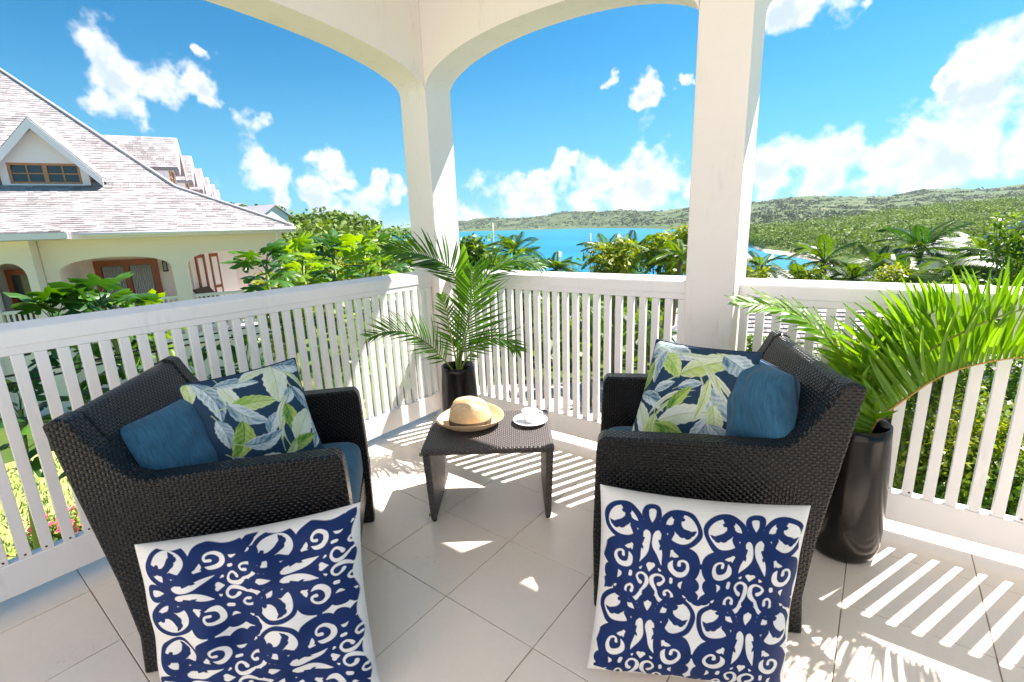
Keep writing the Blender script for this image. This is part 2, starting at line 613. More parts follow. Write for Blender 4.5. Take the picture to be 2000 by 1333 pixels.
def box_uv(me):
    """UV in metres from the dominant direction of each face"""
    uv = me.uv_layers.new(name='UVMap')
    co = [v.co for v in me.vertices]
    for p in me.polygons:
        n = p.normal
        ax = max(range(3), key=lambda i: abs(n[i]))
        for li in p.loop_indices:
            c = co[me.loops[li].vertex_index]
            uv.data[li].uv = ((c.x, c.z) if ax == 1 else (c.y, c.z) if ax == 0 else (c.y, c.x))


def leaf_cloud(clumps, n, size, up=.35, seed=0, flat=.45):
    """n pointed leaves spread through ellipsoid clumps (centre, radii); returns verts, quads, tint"""
    g = np.random.default_rng(seed)
    C = np.array([c for c, r in clumps], float)
    Rr = np.array([r if hasattr(r, '__len__') else (r, r, r) for c, r in clumps], float)
    wgt = (Rr.prod(1)) ** .66
    idx = g.choice(len(C), n, p=wgt / wgt.sum())
    d = g.normal(size=(n, 3))
    d /= np.linalg.norm(d, axis=1)[:, None]
    rad = g.random(n) ** .33
    P = C[idx] + d * Rr[idx] * rad[:, None]
    nrm = d * .7 + g.normal(size=(n, 3)) * .55 + np.array([0, 0, up])
    nrm /= np.linalg.norm(nrm, axis=1)[:, None]
    t = g.normal(size=(n, 3))
    t -= (t * nrm).sum(1)[:, None] * nrm
    t /= np.linalg.norm(t, axis=1)[:, None]
    b = np.cross(nrm, t)
    L = size * (.6 + .8 * g.random(n))[:, None]
    wd = L * flat
    V = np.stack([P - t * L * .5, P + b * wd * .5, P + t * L * .5 - nrm * L * .12, P - b * wd * .5], 1).reshape(-1, 3)
    Fq = np.arange(4 * n).reshape(n, 4)
    cl = g.random(len(C))
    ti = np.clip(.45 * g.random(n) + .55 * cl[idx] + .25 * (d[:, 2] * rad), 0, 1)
    return V, Fq, np.repeat(ti, 4)


# ------------------------------------------------------------------ the sea and the land
SEA_Z = -30.0
sb = MB()
ring = [(1, 0)]
N = 96
Vv = [(0, 0, SEA_Z)]
Ff = []
for j, rr in enumerate((200, 800, 3000, 9000, 20000)):
    for k in range(N):
        Vv.append((rr * math.cos(2 * math.pi * k / N), rr * math.sin(2 * math.pi * k / N), SEA_Z))
for k in range(N):
    Ff.append((0, 1 + k, 1 + (k + 1) % N))
    for j in range(4):
        Ff.append((1 + j * N + k, 1 + (j + 1) * N + k, 1 + (j + 1) * N + (k + 1) % N, 1 + j * N + (k + 1) % N))
tag(MB().add(Vv, Ff).build('sea', 'sea'), kind='structure')


def fnoise(x, y, s, o=4, seed=0.0):
    from mathutils import noise as nz
    return nz.fractal(Vector((x * s + seed, y * s, seed)), 1.0, 2.0, o)


def hdir(px):
    """horizontal unit-depth direction of a photograph column taken at the horizon"""
    d = ray(px, 450 - (px - 760) * .0366)
    return d[:2] / (d[:2] @ F2)


def land_strip(name, mat, prof, cols, nx=220, amp=0.0, nscale=.01, smooth=True):
    """prof(px) -> list of (depth, z); a strip of land over photograph columns, with bumps"""
    xs = np.linspace(cols[0], cols[1], nx)
    V, rows = [], None
    for x in xs:
        pr = prof(x)
        h = hdir(x)
        rows = len(pr)
        for i, (dp, z) in enumerate(pr):
            p = h * dp
            a = amp * min(1, max(0, (z - SEA_Z) / (3 * amp + 1e-6))) if amp else 0
            V.append((p[0], p[1], z + (a * fnoise(p[0], p[1], nscale, 5, 3.1) if a else 0)))
    Fq = [(i * rows + j, (i + 1) * rows + j, (i + 1) * rows + j + 1, i * rows + j + 1) for i in range(nx - 1) for j in range(rows - 1)]
    me = mesh_np(name, V, Fq, smooth=smooth)
    return tag(link(name, me, mat), kind='structure')


def zat(px, py, depth):
    return at(px, py, depth)[2]


def interp(x, pts, k):
    return float(np.interp(x, [p[0] for p in pts], [p[k] for p in pts]))


# far shore across the bay: (px, skyline py, ridge depth, shore depth)
FAR = [(700, 452, 5400, 4300), (860, 440, 5000, 4200), (900, 432, 4700, 3900), (940, 428, 4600, 3800), (972, 425, 4600, 3700), (1010, 426, 4400, 3500), (1060, 421, 4200, 3400),
       (1100, 413, 4000, 3200), (1130, 412, 3900, 3100), (1170, 414, 3700, 2850), (1215, 409, 3500, 2500), (1262, 413, 3300, 2100),
       (1300, 412, 3200, 1800), (1345, 407, 3100, 1500), (1420, 400, 3000, 1250), (1480, 395, 2900, 1100), (1560, 384, 2800, 1000), (1650, 385, 2700, 950),
       (1720, 386, 2700, 950), (1790, 371, 2700, 950), (1850, 371, 2700, 950), (1920, 370, 2700, 950), (2000, 361, 2600, 950), (2300, 345, 2500, 900), (2700, 330, 2400, 900)]


def far_prof(x):
    y, dr, ds = interp(x, FAR, 1), interp(x, FAR, 2), interp(x, FAR, 3)
    zr = zat(x, y, dr)
    out = [(ds * .985, SEA_Z - 1)]
    for i in range(26):
        t = i / 25
        out.append((ds + (dr - ds) * t, SEA_Z + .5 + 6 * min(1, t * 25) + (zr - SEA_Z - 6.5) * (t ** 1.25) + 0))
    out += [(dr * 1.06, zr * .9 + SEA_Z * .1), (dr * 1.25, SEA_Z - 5)]
    return out


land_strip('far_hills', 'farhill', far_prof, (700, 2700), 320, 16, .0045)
# nearer wooded headland on the right: (px, top py, top depth, shore py)
HEAD = [(1446, 452, 560, 462), (1475, 446, 640, 482), (1500, 442, 680, 492), (1560, 437, 760, 500), (1620, 430, 820, 512), (1690, 420, 860, 530), (1750, 409, 900, 545),
        (1830, 400, 920, 560), (1900, 395, 940, 575), (2000, 387, 950, 590), (2300, 372, 960, 600), (2700, 360, 960, 620)]


def head_prof(x):
    y, dt, ys = interp(x, HEAD, 1), interp(x, HEAD, 2), interp(x, HEAD, 3)
    p = onz(x, ys, SEA_Z)
    ds = float(p[:2] @ F2)
    zt = zat(x, y, dt)
    out = [(ds * .985, SEA_Z - 1), (ds, SEA_Z + .3)]
    for i in range(1, 23):
        t = i / 22
        out.append((ds + (dt - ds) * t, SEA_Z + 3 + (zt - SEA_Z - 5) * (t ** .95)))
    out += [(dt * 1.12, zt - 4), (dt * 1.35, SEA_Z - 4)]
    return out


land_strip('wooded_headland', 'hill', head_prof, (1446, 2700), 260, 5, .012)
# pale rocks and sand at the headland's foot
land_strip('shore_sand', 'sand', lambda x: [(head_prof(x)[1][0] * q, SEA_Z + dz) for q, dz in ((.975, .05), (.985, .9), (1.0, 1.6), (1.012, 2.2))], (1446, 2100), 120, .5, .3)
# ground round the houses, falling to the sea; a green hill stands beyond the neighbour on the left
HILL = [(-1500, 415), (-400, 430), (300, 420), (480, 420), (565, 425), (600, 427), (640, 431), (690, 438), (740, 449), (790, 462), (830, 475)]


def near_z(x, dp):
    drop = -2.6 - max(0, dp - 7) * .098 - max(0, dp - 7) ** 2 * .00003
    if x > 830:
        return max(drop, SEA_Z - 3)
    y = interp(x, HILL, 1)
    top = zat(x, y, 95) - 1.2
    t = max(0, min(1, (dp - 22) / 73))
    hl = -2.6 + (top + 2.6) * (t * t * (3 - 2 * t)) if dp <= 95 else top - (dp - 95) * .18
    k = max(0, min(1, (830 - x) / 120))
    k = k * k * (3 - 2 * k)
    return max(hl * k + drop * (1 - k), SEA_Z - 3)


DEP = [0, 2, 4, 6, 8, 10, 12, 14, 17, 20, 24, 28, 33, 38, 44, 50, 58, 66, 76, 86, 95, 105, 120, 140, 165, 195, 230, 270, 300, 340]
land_strip('ground', 'soil', lambda x: [(d, near_z(x, d)) for d in DEP], (-1800, 3600), 180, 0)
# behind the house
tag(MB().add([(-60, -60, -2.63), (60, -60, -2.63), (60, 3, -2.63), (-60, 3, -2.63)], [(0, 1, 2, 3)]).build('yard', 'lawn'), kind='structure')
# lawn between the two houses
tag(MB().add([(-12.5, -2, -2.59), (-4.2, -2, -2.59), (-4.2, 5.2, -2.59), (-9.5, 6.5, -2.59), (-12.5, 5, -2.59)], [(0, 1, 2, 3, 4)]).build('lawn', 'lawn'), kind='structure')


def slope_sheet(name, mat, x0, x1, y0, y1, lift, nx=16, ny=16):
    V = []
    for i in range(nx + 1):
        for j in range(ny + 1):
            px = x0 + (x1 - x0) * i / nx
            dp = y0 + (y1 - y0) * j / ny
            h = hdir(px) * dp
            V.append((h[0], h[1], near_z(px, dp) + lift))
    Fq = [(i * (ny + 1) + j, (i + 1) * (ny + 1) + j, (i + 1) * (ny + 1) + j + 1, i * (ny + 1) + j + 1) for i in range(nx) for j in range(ny)]
    return tag(link(name, mesh_np(name, V, Fq, smooth=True), mat), kind='structure')


slope_sheet('paved_path', 'concrete', 860, 1330, 7, 13.5, .03)

# ------------------------------------------------------------------ sea air
hm, T = mat_new('sea_haze')
T.n('ShaderNodeOutputMaterial', {'Volume': T.n('ShaderNodeVolumePrincipled', {'Color': (.74, .86, 1.0, 1), 'Density': .000032, 'Anisotropy': .2})})
hz_ = MB().box(-20500, 20500, -20500, 20500, SEA_Z - 9, 260).build('haze', None)
hz_.data.materials.append(hm)
tag(hz_, kind='stuff')

# ------------------------------------------------------------------ vegetation far off: masses nobody could count
def scatter_on(prof, cols, n, rad, leaf, nleaf, mat, name, tmin=.02, tmax=1.0, seed=1, squash=.7):
    g = np.random.default_rng(seed)
    xs = g.uniform(cols[0], cols[1], n)
    ts = tmin + (tmax - tmin) * g.random(n) ** .8
    Vs, Ts = [], []
    for x, t in zip(xs, ts):
        pr = prof(x)
        pts = [p for p in pr if p[1] > SEA_Z + .8][:-1] or pr
        i = t * (len(pts) - 1)
        a = int(min(i, len(pts) - 2))
        f = i - a
        dp = pts[a][0] * (1 - f) + pts[a + 1][0] * f
        z = pts[a][1] * (1 - f) + pts[a + 1][1] * f
        p = hdir(x) * dp
        r = rad * g.uniform(.35, 1.0) * (1.9 if g.random() < .22 else 1.0)
        nv = fnoise(p[0], p[1], .7 / rad / 6, 3, 7.7)
        if nv < -.22 and name == 'headland_bushes' and g.random() < .7:
            continue
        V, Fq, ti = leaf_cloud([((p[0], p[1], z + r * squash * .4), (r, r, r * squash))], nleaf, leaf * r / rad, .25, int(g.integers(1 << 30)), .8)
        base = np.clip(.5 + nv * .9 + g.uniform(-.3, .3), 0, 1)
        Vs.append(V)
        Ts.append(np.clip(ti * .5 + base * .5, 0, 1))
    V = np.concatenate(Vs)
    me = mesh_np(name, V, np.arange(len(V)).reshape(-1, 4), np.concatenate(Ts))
    return tag(link(name, me, mat), kind='stuff')


scatter_on(head_prof, (1446, 2300), 4600, 6.5, 1.25, 84, 'scrub', 'headland_bushes', 0, 1, 11)
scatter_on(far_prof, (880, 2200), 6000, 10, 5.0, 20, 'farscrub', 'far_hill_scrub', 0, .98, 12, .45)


def hill_prof(x):
    return [(d, near_z(x, d)) for d in (24, 33, 44, 55, 66, 76, 86, 95, 97)]


scatter_on(hill_prof, (430, 800), 460, 1.9, .42, 150, 'scrub', 'hillside_bushes', 0, 1, 13)


def slope_prof(x):
    return [(d, near_z(x, d)) for d in (16, 20, 26, 34, 44, 58, 76, 100, 120)]


scatter_on(slope_prof, (800, 2300), 520, 1.5, .5, 80, 'crown', 'slope_shrubbery', 0, 1, 14)


# ------------------------------------------------------------------ single plants
def shrub(name, label, cat, base, clumps, n, size, mat='crown', seed=1, group=None, stems=3):
    base = np.asarray(base, float)
    t = thing(name, label, cat, tuple(base), group=group)
    V, Fq, ti = leaf_cloud(clumps, n, size, .35, seed)
    link('crown', mesh_np(name + '_crown', V, Fq, ti), mat, t)
    mb = MB()
    g = random.Random(seed)
    top = np.mean([c for c, r in clumps], 0)
    for i in range(stems):
        q = np.array(clumps[g.randrange(len(clumps))][0], float)
        mid = (q * .5) + np.array([g.uniform(-.1, .1), g.uniform(-.1, .1), 0])
        mb.tube([(g.uniform(-.06, .06), g.uniform(-.06, .06), 0), mid, q], [.035, .025, .012], 6)
    mb.build('trunk', 'bark', t)
    return t


def frond_mesh(L, droop, nl, lw, ll, seed, curl=.0):
    """an arching palm frond along +x: rachis and leaflets as one mesh (used on far palms)"""
    g = random.Random(seed)
    mb = MB()
    P = []
    for i in range(13):
        t = i / 12
        P.append(np.array([L * t * (1 - .12 * t * t), curl * t * t, droop * (.35 * t - t * t)]))
    mb.tube(P, [.022 * (1 - .85 * i / 12) * L / 1.5 for i in range(13)], 4)
    for i in range(nl):
        t = .12 + .88 * i / (nl - 1)
        k = min(int(t * 12), 11)
        f = t * 12 - k
        p = P[k] * (1 - f) + P[k + 1] * f
        d = P[k + 1] - P[k]
        d /= np.linalg.norm(d)
        for s in (-1, 1):
            side = np.cross((0, 0, 1), d) * s
            l = ll * (math.sin(math.pi * min(1, t * .86 + .12)) ** .7) * g.uniform(.85, 1.1)
            dr = d * .55 + side * .85
            dr /= np.linalg.norm(dr)
            w = np.cross(dr, (0, 0, 1))
            w /= np.linalg.norm(w)
            a, b = p + dr * l * .45 + np.array([0, 0, .04 * l]), p + dr * l + np.array([0, 0, -.32 * l])
            mb.add([p, a + w * lw / 2, b, a - w * lw / 2], [(0, 1, 2, 3)])
    return mb.mesh('frond')


FRONDS = [frond_mesh(1.5, .5, 30, .045, .42, 1), frond_mesh(1.5, 1.1, 30, .045, .42, 2, .25), frond_mesh(1.5, .15, 30, .045, .4, 3, -.2),
          frond_mesh(1.5, 1.6, 28, .05, .45, 4, .1)]
for me in FRONDS:
    me.materials.append(M['palmcrown'])


def palm_tree(label, top, ground_z, size=1.0, nf=16, seed=1, group='palms on the slope below the veranda', lean=.3):
    g = random.Random(seed)
    top = np.asarray(top, float)
    t = thing('palm_tree', label, 'palm tree', (top[0] - lean, top[1], ground_z), group=group)
    hgt = top[2] - ground_z
    mb = MB()
    pts = [(lean * (i / 6) ** 1.6, 0, hgt * i / 6) for i in range(7)]
    mb.tube(pts, [.13 * size * (1.2 - .5 * i / 6) for i in range(7)], 8)
    mb.build('trunk', 'bark', t)
    for i in range(nf):
        o = bpy.data.objects.new('frond', FRONDS[(i + seed) % 4])
        COL.objects.link(o)
        o.parent = t
        o.location = (lean, 0, hgt)
        el = g.uniform(-.35, 1.2) if i > 2 else g.uniform(1.0, 1.4)
        o.rotation_euler = (g.uniform(-.3, .3), -el * .75, i * 2.4 + g.uniform(-.3, .3))
        o.scale = (size * g.uniform(.85, 1.15),) * 3
    return t


def ground_under(p):
    d = float(p[:2] @ F2)
    px = 1000 + F_PX * float((p[:2] @ C_RIGHT[:2])) / max(d, .1)
    return near_z(px, d)


PALMS = [(925, 505, 13, .9, 'dark green palm close behind the corner post, below the bay'),
         (1005, 488, 15, 1.1, 'feathery palm right of the thin mast, dark against the bay'),
         (1085, 522, 17, 1.0, 'low rounded palm just showing above the middle of the rail'),
         (1190, 492, 15, 1.1, 'bright yellow green palm left of the clump by the pillar'),
         (1235, 488, 18, 1.3, 'tall bluish green palm in the middle of the clump by the pillar'),
         (1290, 490, 14, 1.1, 'shaggy palm second from the pillar above the rail'),
         (1330, 500, 12, .9, 'light green palm touching the left edge of the pillar'),
         (1140, 600, 11, .9, 'palm with hanging dark fronds seen between the middle balusters'),
         (1040, 610, 12, .9, 'palm with drooping fronds seen through the balusters right of the tall vase'),
         (1260, 640, 10, .8, 'palm with arching fronds seen through the balusters left of the pillar'),
         (1485, 520, 24, 1.2, 'small yellow green palm right of the pillar beside the inlet'),
         (1610, 505, 26, 1.7, 'coconut palm with upright fronds over the end of the inlet'),
         (1560, 545, 22, 1.3, 'grey green palm with wind blown fronds just above the right rail'),
         (1665, 540, 24, 1.3, 'bushy palm in front of the grey roof'),
         (1720, 520, 27, 1.6, 'palm with pale shining fronds left of the dark tall palm'),
         (1800, 480, 28, 2.3, 'tallest dark coconut palm in front of the wooded headland'),
         (1770, 535, 22, 1.3, 'low palm with drooping shiny fronds above the right rail'),
         (1868, 530, 19, 1.4, 'palm with arching fronds below the white gable'),
         (1925, 490, 20, 1.6, 'dark palm directly below the white roof edge'),
         (1985, 520, 17, 1.5, 'dark palm at the far right behind the lime frond')]
for i, (px, py, dp, sz, lb) in enumerate(PALMS):
    p = at(px, py, dp)
    p[2] -= .10 * sz
    palm_tree(lb, p, ground_under(p) - .1, sz * (.62 if px < 1400 else .80), 20, i + 1, lean=random.Random(i).uniform(-.4, .4))

SHRUBS = [  # px, py (middle of the crown), depth, radius, label, material
    (1000, 560, 10.5, .8, 'dark shrub behind the balusters beside the tall vase', 'crown'),
    (1225, 520, 20, 1.2, 'dense bright shrub filling the gap between the palms left of the pillar', 'crown'),
    (1195, 505, 13.5, .65, 'feathery bright bush left in the clump by the pillar', 'croton'),
    (1300, 492, 13, .6, 'feathery bright bush right in the clump by the pillar', 'croton'),
    (935, 500, 12, .5, 'rounded green bush touching the right side of the corner post', 'crown'),
    (1110, 555, 19, 1.0, 'dark low bush below the rounded palm', 'crown'),
    (1330, 470, 15, .55, 'upright light green bush tip against the pillar', 'croton'),
    (960, 520, 17, 1.0, 'dark bush under the thin mast', 'crown'),
    (1490, 690, 7.0, .42, 'leafy shrub between the pillar and the armchair', 'crown'),
    (1550, 720, 6.2, .45, 'dark leaved shrub behind the armchair back', 'crown'),
    (1650, 705, 5.8, .42, 'red tipped shrub behind the leftmost lime leaflets', 'croton'),
    (1750, 690, 5.4, .42, 'yellow tipped shrub behind the middle of the lime frond', 'croton'),
    (1840, 620, 5.4, .5, 'dark shrub under the rail behind the lime frond', 'crown'),
    (1800, 850, 4.7, .46, 'bright clipped bush seen through the balusters beside the tall black vase', 'croton'),
    (1920, 850, 4.5, .46, 'bright clipped bush at the right end of the railing', 'croton'),
    (1860, 960, 4.3, .40, 'dark low foliage at the foot of the clipped bushes', 'crown'),
    (1980, 930, 4.2, .45, 'dark foliage low at the right edge behind the railing', 'crown'),
    (1780, 760, 5.6, .5, 'shaded bush above the clipped bush by the tall vase', 'crown'),
    (1940, 740, 5.4, .6, 'shaded bush at the right edge under the rail', 'crown'),
    (2060, 700, 5.0, .7, 'shrub beyond the right end of the railing', 'crown'),
    (1590, 548, 21, .8, 'lime green bush resting on the right rail line', 'croton'),
    (1740, 545, 20, .9, 'bright green bush in front of the low palm', 'croton'),
    (1470, 545, 19, .7, 'pale bush right behind the pillar above the rail', 'croton'),
    (700, 535, 12, .8, 'yellow green bush left of the corner post', 'croton'),
    (640, 545, 11, .6, 'sunlit bush under the lobed tree', 'croton'),
    (770, 500, 15, 1.0, 'rounded bush against the corner post', 'crown'),
    (1990, 478, 15, .9, 'dark round tree crown under the white roof edge at the far right', 'crown'),
    (560, 590, 10, .6, 'pale bush at the end of the neighbouring wall', 'croton'),
]
for i, (px, py, dp, r, lb, mt) in enumerate(SHRUBS):
    p = at(px, py, dp)
    gz = ground_under(p) - .1
    g = random.Random(i + 40)
    h = p[2] - gz
    cl = [((g.uniform(-.6, .6) * r, g.uniform(-.6, .6) * r, h + g.uniform(-.5, .5) * r), (r * g.uniform(.4, .75),) * 3) for _ in range(9)]
    cl += [((g.uniform(-.5, .5) * r, g.uniform(-.5, .5) * r, max(.3, h - r * g.uniform(.7, 1.6))), (r * .6,) * 3) for _ in range(4)]
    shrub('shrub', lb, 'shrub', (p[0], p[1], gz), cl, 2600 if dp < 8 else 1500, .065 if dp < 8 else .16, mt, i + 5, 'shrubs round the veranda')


# lobed leaves: each a mesh of its own, hung on long stalks
def lobed_leaf(seed):
    g = random.Random(seed)
    lobes = [(-2.35, .5), (-1.55, .72), (-.8, .9), (0, 1.05), (.8, .9), (1.55, .72), (2.35, .5)]
    tips = []
    for k, (a, l) in enumerate(lobes):
        a += g.uniform(-.1, .1)
        l *= g.uniform(.9, 1.1)
        for da, q in ((-.33, .56), (-.24, .80), (-.02, 1.0), (.22, .82), (.32, .58)):
            tips.append((a + da, l * q))
        if k < 6:
            tips.append((a + .41, .40))
    S = .29
    n = len(tips)

    def zz(x, y, ang):
        rr = math.hypot(x, y) / S
        return -.50 * S * rr ** 2 + .13 * S * math.cos(ang * 7.85) * rr * min(1, rr * 1.5) + .05 * S
    V = [(0, 0, 0)]
    for q in (.30, .62, 1.0):
        for a, l in tips:
            r_ = min(l * q + (1 - q) * .12, l)
            x, y = math.cos(a) * r_ * S, math.sin(a) * r_ * S
            V.append((x, y, zz(x, y, a)))
    fs = [(0, i, i + 1) for i in range(1, n)]
    for k in (0, 1):
        for i in range(1, n):
            fs.append((k * n + i, (k + 1) * n + i, (k + 1) * n + i + 1, k * n + i + 1))
    mb = MB()
    # stalk from the stem (origin) to the blade
    st = .30
    V = [(x + st, y, z + .10) for x, y, z in V]
    mb.add(V, fs, True)
    mb.tube([(0, 0, 0), (st * .5, 0, .08), (st, 0, .10)], [.006, .005, .004], 5)
    return mb.mesh('lobed_leaf')


LOBED = [lobed_leaf(i) for i in range(5)]
LOBED2 = [m.copy() for m in LOBED]
for m in LOBED:
    m.materials.append(M['lobed'])
for m in LOBED2:
    m.materials.append(M['lobed_lime'])


def lobed_tree(label, top, nleaf, size, seed, lime=False, spread=.3, gz=None):
    g = random.Random(seed)
    top = np.asarray(top, float)
    gz = ground_under(top) - .1 if gz is None else gz
    t = thing('papaya_tree', label, 'papaya tree', (top[0], top[1], gz), group='broad leaved trees beside the left railing')
    h = top[2] - gz
    lx, ly = g.uniform(-.25, .25), g.uniform(-.25, .25)
    pts = [(lx * (1 - (i / 5) ** 1.5), ly * (1 - (i / 5) ** 1.5), h * i / 5) for i in range(6)]
    MB().tube(pts, [.05 - .006 * i for i in range(6)], 8).build('trunk', 'stalk', t)
    pool = LOBED2 if lime else LOBED
    for i in range(nleaf):
        o = bpy.data.objects.new('leaf', pool[g.randrange(5)])
        COL.objects.link(o)
        o.parent = t
        q = 1 - (i / nleaf) * spread / max(h, .5)
        o.location = (lx * (1 - q ** 1.5), ly * (1 - q ** 1.5), h * q)
        e = 1.0 - 1.5 * i / nleaf + g.uniform(-.2, .2)
        o.rotation_euler = Euler((g.uniform(-.5, .5), -e * .9, i * 2.4 + g.uniform(-.4, .4)))
        o.scale = (size * g.uniform(.75, 1.2),) * 3
    return t


LT = [(105, 626, 4.6, 12, .80, 0, .35, 'dark broad leaved tree nearest the left edge, in front of the small arched window'),
      (200, 606, 4.7, 13, .85, 0, .35, 'dark broad leaved tree in front of the wooden double door'),
      (295, 626, 5.0, 12, .65, 1, .35, 'lime leaved tree right of the dark leaves by the double door'),
      (40, 800, 4.3, 10, .85, 0, .6, 'broad leaved tree low behind the left end of the railing'),
      (170, 790, 4.6, 11, .85, 0, .7, 'broad leaved tree seen between the balusters above the left armchair back'),
      (260, 740, 5.0, 12, .75, 0, .7, 'broad leaved tree behind the balusters left of the chair corner'),
      (390, 720, 5.2, 13, .75, 0, .8, 'broad leaved tree behind the balusters over the floral cushion'),
      (480, 700, 5.6, 13, .75, 0, .8, 'broad leaved tree behind the balusters right of the floral cushion'),
      (440, 800, 5.2, 10, .7, 0, .6, 'low broad leaved plant in shade behind the floral cushion'),
      (520, 520, 5.6, 13, .72, 0, .35, 'dark lobed tree hanging over the neighbouring balcony'),
      (590, 512, 7.0, 15, .85, 1, .5, 'bright lobed tree right of the neighbouring balcony'),
      (650, 502, 7.6, 15, .9, 0, .5, 'green lobed tree in the middle of the sunlit clump'),
      (712, 500, 7.0, 15, .85, 1, .5, 'bright lobed tree nearest the corner post'),
      (610, 545, 8.5, 14, 1.0, 1, .5, 'lime lobed tree low behind the rail below the green hill'),
      (740, 510, 9.5, 14, 1.1, 0, .6, 'dark lobed tree behind the long palm frond'),
      (620, 660, 6.6, 11, .8, 0, .8, 'broad leaved tree behind the balusters in the middle of the left railing'),
      (700, 640, 8.0, 12, .9, 1, .8, 'lime leaved plant behind the balusters near the corner')]
for i, (px, py, dp, nl, sz, lime, spread, lb) in enumerate(LT):
    lobed_tree(lb, at(px, py, dp), int(nl * 1.6), sz, i + 1, bool(lime), spread)

# flowers and grass at the foot of the left railing
V, Fq, ti = leaf_cloud([((-8.9 + .55 * i % 1.9, -.5 + .32 * i, -2.45), (.4, .35, .16)) for i in range(9)], 2200, .09, .6, 21)
tag(link('flower_bed', mesh_np('flower_bed', V, Fq, ti), 'crown'), kind='stuff')
V, Fq, ti = leaf_cloud([((-8.9 + .55 * i % 1.9, -.5 + .32 * i, -2.33), (.42, .35, .12)) for i in range(9)], 420, .085, 1.2, 22, .9)
tag(link('flower_petals', mesh_np('flower_petals', V, Fq), 'petal'), kind='stuff')
gr = np.random.default_rng(5)
n = 9000
P = np.stack([gr.uniform(-12, -4.4, n), gr.uniform(-1.5, 5.0, n), np.full(n, -2.59)], 1)
a = gr.uniform(0, 6.28, n)
hgt = gr.uniform(.03, .09, n)
dx = np.stack([np.cos(a), np.sin(a), np.zeros(n)], 1) * .012
tip = P + np.stack([np.cos(a * 3) * .03, np.sin(a * 3) * .03, hgt], 1)
V = np.stack([P - dx, P + dx, tip + dx * .3, tip - dx * .3], 1).reshape(-1, 3)
tag(link('grass', mesh_np('grass', V, np.arange(4 * n).reshape(n, 4), np.repeat(gr.random(n), 4)), 'scrub'), kind='stuff')

# two thin pale masts between the palms
for px, y0, y1, dp, lb in ((965, 436, 505, 30, 'thin pale mast standing against the bay beside the corner post'),
                           (1153, 456, 530, 30, 'thin pale mast standing against the bay left of the palm clump')):
    a, b = at(px, y0, dp), at(px, y1, dp)
    mb = MB().tube([(0, 0, ground_under(b) - b[2] - .2), (0, 0, 0), (0, 0, a[2] - b[2])], [.055, .05, .035], 7)
    tag(mb.build('mast', 'pole', None, tuple(b)), lb, 'mast', 'masts below the veranda')


# lower houses among the trees
def lower_house(label, px, py, dp, w, d, rise, ang, wall=2.6, roof='greyroof', shing=False):
    p = at(px, py, dp)
    t = thing('house', label, 'house', (p[0], p[1], p[2] - rise - wall), ang, 'lower houses among the trees')
    w2, d2, o = w / 2, d / 2, .45
    MB().box(-w2, w2, -d2, d2, -2, wall).build('wall', 'nwall', t)
    r = max(.01, w2 - d2) if w > d else .01
    z0, z1 = wall + .004, wall + rise
    A = [(-w2 - o, -d2 - o), (w2 + o, -d2 - o), (w2 + o, d2 + o), (-w2 - o, d2 + o)]
    mb = MB()
    mb.add([(x, y, z0) for x, y in A] + [(x, y, z0 + .12) for x, y in A] + [(-r, 0, z1), (r, 0, z1)],
           [(3, 2, 1, 0), (0, 1, 5, 4), (1, 2, 6, 5), (2, 3, 7, 6), (3, 0, 4, 7), (4, 5, 9, 8), (5, 6, 9), (6, 7, 8, 9), (7, 4, 8)])
    ro = mb.build('roof', roof, t)
    if shing:
        g = random.Random(3)
        mbs = MB()
        tint = []
        n0 = 16
        for i in range(n0):
            f0, f1 = i / n0, (i + 1.15) / n0
            y0, y1 = (-d2 - o) * (1 - f0), (-d2 - o) * (1 - f1)
            za, zb = z0 + .12 + (z1 - z0 - .12) * f0, z0 + .12 + (z1 - z0 - .12) * f1
            xm = (w2 + o) * (1 - f0) + r * f0
            x = -xm
            while x < xm:
                sw = g.uniform(.12, .22)
                l = .035 + g.uniform(0, .01)
                mbs.add([(x, y0, za + l), (x + sw - .008, y0, za + l), (x + sw - .008, y1, zb + .012), (x, y1, zb + .012), (x, y0, za), (x + sw - .008, y0, za)],
                        [(0, 1, 2, 3), (4, 5, 1, 0)])
                x += sw
        ob = mbs.build('shingles', 'shingle', ro)
        at_ = ob.data.attributes.new('tint', 'FLOAT', 'POINT')
        at_.data.foreach_set('value', np.repeat(np.random.default_rng(4).random(len(mbs.v) // 6), 6).astype(np.float32))
        ob['kind'] = 'stuff'
    for s in (-1, 1):
        wd = MB().box(s * w2 * .45 - .5, s * w2 * .45 + .5, -d2 - .05, -d2 - .003, .9, 2.1).build('window', 'nwhite', t)
        MB().box(s * w2 * .45 - .42, s * w2 * .45 + .42, -d2 - .056, -d2 - .052, .98, 2.02).build('pane', 'pane', wd)
    return t


lower_house('low house with a weathered pinkish shingle roof just behind the right railing', 1570, 574, 10.5, 4.6, 3.8, 1.1, R(20), shing=True)
lower_house('low house with a plain grey roof left of the coconut palms, above the right rail', 1520, 528, 42, 7, 5, 1.4, R(25))
lower_house('grey roofed house between the bushy palm and the shining palm', 1700, 505, 46, 8, 5, 1.6, R(60))
lower_house('grey roofed house right of the tallest dark palm', 1880, 464, 52, 9, 6, 1.6, R(50))
